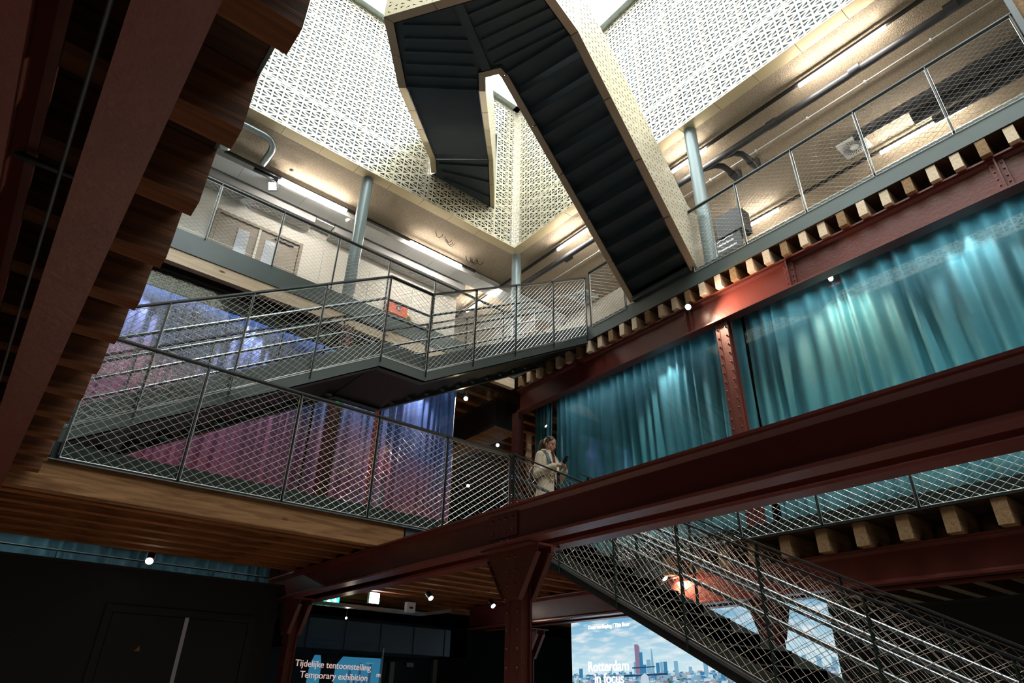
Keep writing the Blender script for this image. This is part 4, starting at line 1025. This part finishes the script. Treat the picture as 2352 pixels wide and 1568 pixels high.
# sky blue photo prints ------------------------------------------------
def skymat(nm, estr=1.0, lo=1.9, hi=2.95, top=(.12,.42,.68), low=(.62,.86,.95), cl=.46):
    m = bpy.data.materials.new(nm); m.use_nodes = True; nt = m.node_tree; b = nt.nodes['Principled BSDF']
    b.inputs['Base Color'].default_value = (.01,.01,.01,1); b.inputs['Roughness'].default_value = .9; b.inputs['Specular IOR Level'].default_value = 0
    tc = nt.nodes.new('ShaderNodeTexCoord'); sx = nt.nodes.new('ShaderNodeSeparateXYZ'); nt.links.new(tc.outputs['Object'], sx.inputs[0])
    mr = nt.nodes.new('ShaderNodeMapRange'); mr.inputs[1].default_value = lo; mr.inputs[2].default_value = hi; nt.links.new(sx.outputs[2], mr.inputs[0])
    r = nt.nodes.new('ShaderNodeValToRGB'); nt.links.new(mr.outputs[0], r.inputs[0])
    r.color_ramp.elements[0].position = .1; r.color_ramp.elements[0].color = (*low, 1); r.color_ramp.elements[1].position = 1; r.color_ramp.elements[1].color = (*top, 1)
    mp = nt.nodes.new('ShaderNodeMapping'); mp.inputs['Scale'].default_value = (1, .9, 5); nt.links.new(tc.outputs['Object'], mp.inputs[0])
    n = nt.nodes.new('ShaderNodeTexNoise'); n.inputs['Scale'].default_value = 2.2; n.inputs['Detail'].default_value = 7; nt.links.new(mp.outputs[0], n.inputs['Vector'])
    r2 = nt.nodes.new('ShaderNodeValToRGB'); nt.links.new(n.outputs[0], r2.inputs[0]); r2.color_ramp.elements[0].position = cl; r2.color_ramp.elements[1].position = cl+.22
    mx = nt.nodes.new('ShaderNodeMix'); mx.data_type = 'RGBA'; nt.links.new(r2.outputs[0], mx.inputs[0]); nt.links.new(r.outputs[0], mx.inputs[6]); mx.inputs[7].default_value = (.85, .93, .97, 1)
    nt.links.new(mx.outputs[2], b.inputs['Emission Color']); b.inputs['Emission Strength'].default_value = estr
    return m
M['sky'] = skymat('printed_sky', .26)
M['sky2'] = skymat('printed_sky_dim', .2, lo=1.5, hi=2.3, top=(.03,.22,.42), low=(.06,.30,.5), cl=.62)
def em(nm, c, s=.26): M[nm] = emit(nm, c, s)
em('cityblue', (.05, .22, .42)); em('citydark', (.02, .07, .16)); em('citypale', (.55, .72, .82)); em('citygreen', (.03, .16, .06)); em('citymid', (.22, .45, .62)); em('citymix', (.35, .38, .45)); em('cityrose', (.28, .20, .30))
def mural(nm, label, x, y0, y1, z0, z1, seed, full=True):
    """lightbox in plane X = x facing -X, y0 > y1"""
    t = thing(nm, label, 'lightbox', (x, (y0+y1)/2, z0)); b = MB(); b.box(x, x+.08, y1, y0, z0, z1); b.build('printed_sky', M['sky'], t)
    rnd = random.Random(seed); e = .002
    def B(mb, ya, yb, za, zb, k=1): mb.box(x-e*k, x-e*(k-1)-.0002, min(ya, yb), max(ya, yb), za, zb)
    base = MB(); B(base, y0, y1, z0, 2.03, 1); base.build('city_haze', M['citymid'], t)
    for nm2, mt, n, hz in (('low_houses', 'citymix', 160, 2.06), ('green_trees', 'citygreen', 60, 1.99), ('white_blocks', 'citypale', 150, 2.05), ('blue_blocks', 'cityblue', 160, 2.07), ('rose_blocks', 'cityrose', 60, 2.04)):
        mb = MB()
        for k in range(n):
            ya = rnd.uniform(y1, y0); w_ = rnd.uniform(.02, .09); h_ = rnd.uniform(.01, .05); zt = hz-rnd.random()*.22
            B(mb, ya, max(y1, ya-w_), zt-h_, zt, 2+rnd.randrange(3))
        mb.build(nm2, M[mt], t)['kind'] = 'stuff'
    mb = MB()
    for k in range(12):
        yy = y0-(.9+k*.27) if full else y0-k*.2
        if yy < y1+.05: break
        B(mb, yy, yy-rnd.uniform(.04, .09), 2.0, 2.08+rnd.random()*.16, 3)
    mb.build('distant_towers', M['citymid'], t)['kind'] = 'stuff'
    return t, B
t, B = mural('city_lightbox', 'large blue city lightbox with Rotterdam lettering, cut by the lower stair', 9.0, 9.17, 5.27, .1, 2.92, 3)
mb = MB(); B(mb, 7.69, 7.61, 2.03, 2.46, 4); B(mb, 7.61, 7.585, 2.03, 2.44, 4); mb.build('dark_tower', M['cityrose'], t)
mb = MB(); B(mb, 7.60, 7.53, 2.03, 2.34, 5); B(mb, 7.53, 7.47, 2.03, 2.16, 5); mb.build('blue_tower', M['cityblue'], t)
mb = MB(); mb.prism([(8.991, 7.37, 2.03), (8.991, 7.30, 2.03), (8.991, 7.325, 2.36), (8.991, 7.345, 2.40)], (-.002, 0, 0)); mb.build('pale_tower', M['citymid'], t)
for q in ((8.99, 8.90, 1.98, 2.13), (7.27, 7.20, 2.0, 2.18), (7.12, 7.05, 2.0, 2.19)):
    mb = MB(); B(mb, *q, 4); mb.build('blue_tower', M['cityblue'], t)
mb = MB()
for yy in (7.74, 7.62, 7.50, 7.30): mb.bar((8.984, yy, 1.9), (8.984, yy, 2.13), .012, .004)
mb.bar((8.989, 7.76, 2.115), (8.989, 7.29, 2.125), .004, .018); mb.bar((8.989, 7.95, 2.0), (8.989, 7.05, 2.02), .004, .03); mb.build('dark_scaffold', M['citydark'], t)
mb = MB(); mb.prism([(8.988, 7.62, 1.85), (8.988, 7.42, 1.85), (8.988, 7.44, 1.99), (8.988, 7.50, 2.04), (8.988, 7.58, 2.0)], (-.002, 0, 0)); mb.build('white_cap_figure', M['citypale'], t)
text('Rotterdam', M['litletter'], .215, (8.986, 8.77, 2.085), (0,-1,0), (0,0,1), t)
text('in focus', M['litletter'], .215, (8.986, 8.62, 1.90), (0,-1,0), (0,0,1), t)
text('Deze verdieping / This floor', M['litletter'], .085, (8.986, 8.72, 2.75), (0,-1,0), (0,0,1), t)
t, B = mural('city_lightbox', 'smaller city lightbox panel right of the stair column, showing blue sky', 9.0, 5.22, 4.37, .1, 2.92, 8, full=False)
# glass entrance panel with lettering and an added print in place of a reflection
t = thing('glass_sign_panel', 'dark glass panel lettered for the temporary exhibition, left of the central column', 'sign', (4.4, 9.0, 0))
b = MB(); b.box(3.72, 5.06, 9.0, 9.001, 0, 2.30); b.build('glass_pane', M['glass'], t)
b = MB(); b.box(5.045, 5.065, 8.99, 9.015, 0, 2.24); b.build('edge_profile', M['galv'], t)
text('Tijdelijke tentoonstelling', M['pinkletter'], .112, (3.77, 8.99, 1.96), (1,0,-.015), (0,0,1), t)
text('Temporary exhibition', M['pinkletter'], .112, (3.86, 8.99, 1.83), (1,0,-.015), (0,0,1), t)
text('m', M['pinkletter'], .09, (4.98, 8.99, 1.87), (1,0,0), (0,0,1), t)
t = thing('reflection_print', 'added dim blue city print standing in for a reflection in the lettered glass', 'lightbox', (4.6, 9.3, 0))  # added glowing print, replaces the city lightbox mirrored in the glass
b = MB(); b.prism([(4.07, 9.3, 1.3), (4.28, 9.3, 1.3), (4.28, 9.3, 2.0), (4.25, 9.3, 2.12), (4.17, 9.3, 2.12), (4.12, 9.3, 2.0)], (0, .02, 0)); b.build('printed_sky', M['sky2'], t)
b = MB(); b.prism([(4.50, 9.3, 1.3), (5.2, 9.3, 1.3), (5.2, 9.3, 2.12), (4.60, 9.3, 2.12), (4.5, 9.3, 2.0)], (0, .02, 0)); b.build('printed_sky', M['sky2'], t)
b = MB()
for xa, h_ in ((4.70, 1.95), (4.86, 2.05), (5.02, 2.04), (4.95, 1.86), (4.78, 1.84), (5.1, 1.8)): b.box(xa, xa+.035, 9.29, 9.298, 1.3, h_)
b.build('dark_towers', M['citydark'], t)
# right-hand dark ground wall
struct(box('wall_right_ground', M['blackwall'], 8.3, 8.4, -4, 3.95, 0, 2.62), 'black wall at the lower right', 'wall')
struct(box('baseboard_right', M['dark'], 8.28, 8.3, -4, 3.95, 2.60, 2.63))

# near-left details: pipe along the twin girder
mb = MB(); mb.tube([(-.126, -3, 2.70), (-.126, 8.9, 2.70)], .005, n=8); o = mb.build('grey_conduit', M['pipe'], org=(-.128, 2, 2.70)); tag(o, 'grey pipe running along the left overhead red girder', 'pipe')
mb = MB(); mb.tube([(-3, 2.1, 3.0), (0, 2.02, 3.0)], .012, n=6); o = mb.build('cross_conduit', M['dark'], org=(-1, 2, 3)); tag(o, 'thin dark conduit crossing between the left overhead joists', 'pipe')

# =================================================================== PERSON
HX, HY = 6.20, 6.72
Fw = V((.16, -.987, 0)); Rt = V((-.987, -.16, 0))     # facing, her right side
def L(x, y, z): return V((HX, HY, Z1)) + Rt*x + Fw*y + V((0, 0, z))
def ell(mb, c, rx, ry, rz, n=14, m_=9, rot=None):
    vs = []; c = V(c)
    for j in range(1, m_):
        for i in range(n):
            th = PI*j/m_; ph = 2*PI*i/n; d = V((rx*math.sin(th)*math.cos(ph), ry*math.sin(th)*math.sin(ph), rz*math.cos(th)))
            if rot: d = rot @ d
            vs.append(d)
    top = V((0,0,rz)); bot = V((0,0,-rz))
    if rot: top = rot @ top; bot = rot @ bot
    vs += [top, bot]; vs = [c + Rt*d.x + Fw*d.y + V((0,0,d.z)) for d in vs]
    k = n*(m_-1); fs = [(j*n+i, (j+1)*n+i, (j+1)*n+(i+1)%n, j*n+(i+1)%n) for j in range(m_-2) for i in range(n)]
    fs += [(k, i, (i+1)%n) for i in range(n)] + [(k+1, (m_-2)*n+(i+1)%n, (m_-2)*n+i) for i in range(n)]
    mb.add(vs, fs, True)
def limb(mb, pts, rs, n=12):
    mb.tube(pts, rs, n=n)
    for p, r_ in zip(pts, rs): mb.dome(p, (0,0,1), r_*.98, r_*.98, n); mb.dome(p, (0,0,-1), r_*.98, r_*.98, n)
def fuse(mb, name, m_, parent, vox):
    o = mb.build(name, m_, parent, smooth=True); md = o.modifiers.new('fuse', 'REMESH'); md.mode = 'VOXEL'; md.voxel_size = vox; md.use_smooth_shade = True
    sm = o.modifiers.new('soft', 'SMOOTH'); sm.factor = .5; sm.iterations = 3; return o
M['skin'] = mat('skin', (.62, .33, .22), rough=.5); M['skin'].node_tree.nodes['Principled BSDF'].inputs['Subsurface Weight'].default_value = .08
M['hair'] = mat('brown_hair', (.13, .065, .035), rough=.45, col2=(.06, .03, .018), vscale=60, stretch=(1, 1, .25), bump=.4, bscale=70)
M['coat'] = mat('cream_wool', (.74, .60, .43), rough=.85, var=.06, vscale=12, bump=.05, bscale=90)
M['coatdark'] = mat('cream_wool_lining', (.45, .33, .22), rough=.85)
M['knit'] = mat('dark_red_knit', (.16, .03, .025), rough=.85, bump=.3, bscale=120)
M['pack'] = mat('black_nylon', (.02, .022, .028), rough=.55)
M['strap'] = mat('blue_grey_strap', (.06, .09, .13), rough=.6)
M['trouser'] = mat('dark_trousers', (.04, .04, .05), rough=.8)
P = thing('person', 'woman in a long cream coat with ponytail looking down at her phone', 'person', (HX, HY, Z1))
hd = Matrix.Rotation(math.radians(-24), 3, 'X')      # head tilts forward/down
HC = L(0, .045, 1.535)
def hp(x, y, z):
    d = hd @ V((x, y, z)); return HC + Rt*d.x + Fw*d.y + V((0,0,d.z))
mb = MB()
# torso, neck
for (z_, rx, ry, yy) in ((.98, .155, .105, 0), (1.08, .145, .10, 0), (1.2, .15, .10, .0), (1.31, .165, .095, -.005), (1.37, .13, .075, -.01)):
    ell(mb, L(0, yy, z_), rx, ry, .09)
limb(mb, [L(0, -.01, 1.36), L(0, .01, 1.43), L(0, .03, 1.49)], [.058, .052, .052])
# head
ell(mb, hp(0, -.005, .03), .074, .092, .085, 20, 14, hd)
ell(mb, hp(0, .028, -.035), .060, .066, .075, 18, 12, hd)
ell(mb, hp(0, .055, -.088), .030, .030, .024, 14, 8, hd)          # chin
mb.tube([hp(0, .088, .018), hp(0, .104, -.010), hp(0, .114, -.027)], [.009, .012, .014], n=8); ell(mb, hp(0, .106, -.030), .017, .012, .010)
ell(mb, hp(0, .091, -.058), .023, .012, .0075); ell(mb, hp(0, .088, -.068), .020, .012, .008)
for s_ in (-1, 1):
    ell(mb, hp(s_*.040, .066, -.022), .022, .022, .022)           # cheek
    ell(mb, hp(s_*.030, .080, .028), .024, .012, .009)            # brow ridge
    ell(mb, hp(s_*.074, -.008, -.012), .009, .018, .030, rot=hd)  # ear
# legs (under the coat) to the floor
for s_ in (-1, 1):
    limb(mb, [L(s_*.085, 0, .95), L(s_*.09, .03*s_+.01, .50), L(s_*.095, .05*s_-.02, .09)], [.088, .058, .04])
    limb(mb, [L(s_*.095, .05*s_-.03, .06), L(s_*.10, .05*s_+.12, .035)], [.035, .03])
# arms
elbR = L(.215, -.035, 1.05); wrR = L(.13, .235, 1.135)
elbL = L(-.225, .03, 1.04); wrL = L(-.06, .27, 1.10)
for sh, el_, wr in ((L(.175, -.015, 1.34), elbR, wrR), (L(-.175, -.01, 1.34), elbL, wrL)):
    limb(mb, [sh, sh.lerp(el_, .5), el_], [.052, .045, .037]); limb(mb, [el_, el_.lerp(wr, .5), wr], [.037, .032, .024])
# hands: palm, four bent fingers and a thumb around the phone
PH = L(.04, .335, 1.195)         # phone centre
def hand(wr, side, thumb_up):
    pc = wr.lerp(PH, .42)+V((0,0,-.012)); limb(mb, [wr, pc], [.026, .030], 10)
    tod = (PH-wr).normalized(); sd = tod.cross(V((0,0,1))).normalized()
    for k in range(4):
        b0 = pc+sd*side*(-.022+.0145*k)+V((0,0,-.010)); ln = (.052, .058, .055, .044)[k]
        k1 = b0+tod*ln*.62+V((0,0,-.012)); k2 = k1+tod*ln*.38+V((0,0,.012)); k3 = k2+V((0,0,.020))+tod*.004
        mb.tube([b0, k1, k2, k3], [.0085, .008, .0072, .006], n=7)
    th0 = pc-sd*side*.024; th1 = th0+tod*.026+V((0,0,.026)); th2 = th1+tod*.026+V((0,0,.008)); mb.tube([th0, th1, th2], [.011, .0095, .0075], n=7)
hand(wrR, 1, True); hand(wrL, -1, False)
fuse(mb, 'body', M['skin'], P, .0055)
# face details
fd = MB()
for s_ in (-1, 1):
    fd.tube([hp(s_*.014, .0895, .010), hp(s_*.030, .089, .013), hp(s_*.046, .079, .008)], [.0015, .0028, .0015], n=6)
fd.build('eyelashes', M['black'], P)
fd = MB()
for s_ in (-1, 1): fd.tube([hp(s_*.014, .094, .034), hp(s_*.032, .093, .041), hp(s_*.050, .080, .034)], [.002, .003, .0015], n=6)
fd.build('eyebrows', M['hair'], P)
fd = MB(); fd.tube([hp(-.020, .094, -.062), hp(0, .103, -.060), hp(.020, .094, -.062)], [.002, .0045, .002], n=6)
fd.build('lips', mat('lips', (.45, .14, .12), rough=.4), P)
# hair
mb = MB()
ell(mb, hp(0, -.022, .046), .083, .093, .084, 20, 14, hd); ell(mb, hp(0, -.06, .0), .070, .055, .075, 16, 10, hd)
for s_ in (-1, 1): ell(mb, hp(s_*.066, -.02, .02), .016, .045, .045, rot=hd)
for k in range(-3, 4): mb.tube([hp(k*.02, .055, .085-abs(k)*.006), hp(k*.023, -.01, .125-abs(k)*.006), hp(k*.014, -.09, .075)], [.010, .014, .012], n=7)
ell(mb, hp(0, -.118, .045), .028, .028, .028)
mb.tube([hp(.0, -.125, .045), hp(.012, -.160, .01), hp(.02, -.155, -.07), hp(.02, -.125, -.15), hp(.016, -.11, -.19)], [.022, .032, .034, .026, .010], n=12)
fuse(mb, 'hair', M['hair'], P, .006)
# turtleneck
mb = MB(); mb.tube([L(0, .0, 1.34), L(0, .008, 1.40), L(0, .02, 1.455)], [.10, .064, .061], n=18)
ell(mb, L(0, .02, 1.26), .115, .10, .14); fuse(mb, 'turtleneck', M['knit'], P, .008)
mb = MB()
for s_ in (-1, 1): limb(mb, [L(s_*.085, 0, .95), L(s_*.09, .03*s_+.01, .50), L(s_*.095, .05*s_-.02, .12)], [.098, .070, .055])
fuse(mb, 'trousers', M['trouser'], P, .01)
for s_ in (-1, 1):
    mb = MB(); limb(mb, [L(s_*.095, .05*s_-.045, .045), L(s_*.10, .05*s_+.05, .045), L(s_*.10, .05*s_+.15, .032)], [.043, .045, .032]); mb.build('shoe', M['black'], P)
# coat: body shell open at the front, sleeves, lapels, collar, buttons
mb = MB(); rings = [(1.40, .095, .075, -.012), (1.365, .165, .095, -.01), (1.30, .195, .118, -.005), (1.20, .185, .128, .0), (1.08, .170, .125, .0), (1.0, .175, .128, .0), (.85, .20, .150, .0), (.65, .225, .170, .0), (.42, .245, .185, .0)]
n = 30; g0 = .10; vs = []
for (z_, rx, ry, yy) in rings:
    op = (.55 if z_ > 1.15 else (.10 if z_ > .95 else .16+(.95-z_)*.25))
    for k in range(n+1):
        a = PI/2+op+(2*PI-2*op)*k/n; w_ = 1+.03*math.sin(a*5+z_*6)*(1 if z_ < 1 else .3)
        vs.append(L(rx*math.cos(a)*w_, yy+ry*math.sin(a)*w_, z_))
fs = [(j*(n+1)+k, j*(n+1)+k+1, (j+1)*(n+1)+k+1, (j+1)*(n+1)+k) for j in range(len(rings)-1) for k in range(n)]
mb.add(vs, fs, True); o = mb.build('coat', M['coat'], P)
md = o.modifiers.new('cloth', 'SOLIDIFY'); md.thickness = .012; md.offset = 1; sb = o.modifiers.new('soft', 'SUBSURF'); sb.levels = 1; sb.render_levels = 1
for s_, sh, el_, wr in ((1, L(.165, -.012, 1.345), elbR, wrR), (-1, L(-.165, -.008, 1.345), elbL, wrL)):
    mb = MB(); ell(mb, sh+V((0,0,-.01)), .068, .068, .062)
    pts = [sh, sh.lerp(el_, .3), sh.lerp(el_, .65), el_, el_.lerp(wr, .3), el_.lerp(wr, .65), el_.lerp(wr, .93)]
    limb(mb, pts, [.064, .066, .062, .066, .062, .056, .052]); fuse(mb, 'sleeve', M['coat'], P, .011)
for s_ in (-1, 1):
    mb = MB(); mb.prism([L(s_*.045, .075, 1.435), L(s_*.085, .03, 1.43), L(s_*.125, .105, 1.30), L(s_*.095, .135, 1.22), L(s_*.03, .145, 1.08)], Fw*.012); mb.build('lapel', M['coat'], P)
mb = MB(); mb.tube([L(-.085, .04, 1.425), L(-.09, -.03, 1.435), L(0, -.085, 1.445), L(.09, -.03, 1.435), L(.085, .04, 1.425)], [.018, .024, .028, .024, .018], n=10); mb.build('collar', M['coat'], P)
mb = MB()
for q in (L(.06, .137, 1.02), L(.06, .135, .93), L(.10, .125, 1.02), L(.10, .123, .93)): mb.dome(q, Fw+Rt*.3, .012, .006, 10)
mb.build('buttons', M['black'], P)
# phone and backpack
t = thing('phone', 'black phone held up in the hands of the woman in the cream coat', 'phone', PH)
pn = (HC-PH).normalized(); pu = (V((0,0,1))-pn*pn.z).normalized(); ps = pn.cross(pu)
mb = MB(); mb.prism([PH+ps*.034-pu*.03, PH-ps*.034-pu*.03, PH-ps*.034+pu*.10, PH+ps*.034+pu*.10], pn*.009); mb.build('phone_case', M['black'], t)
mb = MB(); mb.prism([PH+ps*.031-pu*.022+pn*.0095, PH-ps*.031-pu*.022+pn*.0095, PH-ps*.031+pu*.095+pn*.0095, PH+ps*.031+pu*.095+pn*.0095], pn*.001); mb.build('screen', emit('phone_screen_glow', (.7, .8, .9), .6), t)
mb = MB(); mb.dome(PH+ps*.018+pu*.088, -pn, .008, .003, 10); mb.dome(PH+ps*.018+pu*.068, -pn, .008, .003, 10); mb.build('camera_lens', M['galv'], t)
t = thing('backpack', 'black backpack with blue-grey strap on the back of the woman', 'backpack', L(0, -.22, .9))
mb = MB(); ell(mb, L(0, -.215, 1.06), .150, .085, .225, 18, 12); ell(mb, L(0, -.26, .98), .115, .06, .12, 16, 10); fuse(mb, 'pack_body', M['pack'], t, .012)
for s_ in (-1, 1):
    mb = MB(); q = [L(s_*.085, -.13, 1.33), L(s_*.098, -.09, 1.405), L(s_*.105, -.01, 1.415), L(s_*.115, .075, 1.36), L(s_*.125, .125, 1.25), L(s_*.145, .12, 1.12), L(s_*.175, .04, 1.02), L(s_*.16, -.10, .95)]
    for a, b_ in zip(q[:-1], q[1:]): mb.bar(a, b_, .042, .014, upv=(a+b_)/2-L(0, 0, 1.2))
    mb.build('shoulder_strap', M['strap'], t)

# =================================================================== ADDED LAMPS THAT BRIGHTEN THE CURTAINS
def washer(p, q, aim, power, col, label):  # added lamp, brightens curtains that the skylight hardly reaches
    p = V(p); q = V(q); t = thing('added_washer', label, 'added light', (p+q)/2, kind='thing')
    mb = MB(); mb.bar(p+V((0,0,.05)), q+V((0,0,.05)), .06, .05); mb.build('housing', M['black'], t)
    mb = MB(); mb.bar(p+V((0,0,.02)), q+V((0,0,.02)), .04, .004); mb.build('diffuser', emit('added_washer_glow', col, 3), t)
    c = (p+q)/2; lo = light('added_washer_beam', 'AREA', c, power, col, aim=V(aim), shape='RECTANGLE', size=(q-p).length, size_y=.06)
    # long side along p-q
    z = (c-V(aim)).normalized(); x = (q-p).normalized(); y = z.cross(x).normalized(); x = y.cross(z)
    mt = Matrix((x, y, z)).transposed().to_4x4(); mt.translation = c; lo.matrix_world = mt
    return t
washer((7.42, 7.9, 6.55), (7.42, 4.4, 6.55), (7.75, 6.1, 4.0), 1.2, (.95, .97, 1), 'added fill lamp brightening the teal curtain left of the tall column')
washer((7.42, 3.8, 6.55), (7.42, -1.5, 6.55), (7.75, 1.1, 4.0), 5.5, (1, .97, .95), 'added fill lamp brightening the teal curtain right of the tall column')
washer((-1.0, 8.86, 6.71), (5.8, 8.86, 6.71), (2.4, 9.0, 4.0), 3, (.95, .93, 1), 'added fill lamp brightening the blue and rose curtains')
washer((-1.5, 9.3, 3.22), (3.3, 9.3, 3.22), (1, 9.62, 2.9), .8, (.8, .95, 1), 'added hidden fill lamp brightening the small teal curtain behind the clerestory glass')

spot((7.285, 2.62, 6.42), 'added warm lamp behind the upper red girder, standing in for the teal glass glow', (.25, .05, -.8), m=M['warm'], r=.035, L=.05, power=32, col=(1, .62, .45), ang=120)  # added lamp, stands in for a warm glow mirrored in the glass
for k, (xx, nm) in enumerate(((.6, 'far left'), (2.2, 'second from the left'), (4.0, 'right of the red column'), (5.1, 'rightmost'))):
    spot((xx, 8.80, 6.64), 'added small spotlight brightening the blue and rose curtain, %s' % nm, (.05, .07, -1), r=.028, L=.07, power=34, col=(1, .80, .78), ang=75)  # added lamps, lift the lower part of the blue and rose cloth
for k, (yy, nm) in enumerate(((5.4, 'left of the tall column'), (1.2, 'right of the warm lamp'), (-.2, 'farthest right'))):
    spot((7.45, yy, 6.62), 'added small spotlight brightening the teal curtain, %s' % nm, (.10, .0, -1), r=.025, L=.05, power=34, col=(1, .93, .88), ang=80)  # added lamps, draw streaks of light down the teal folds
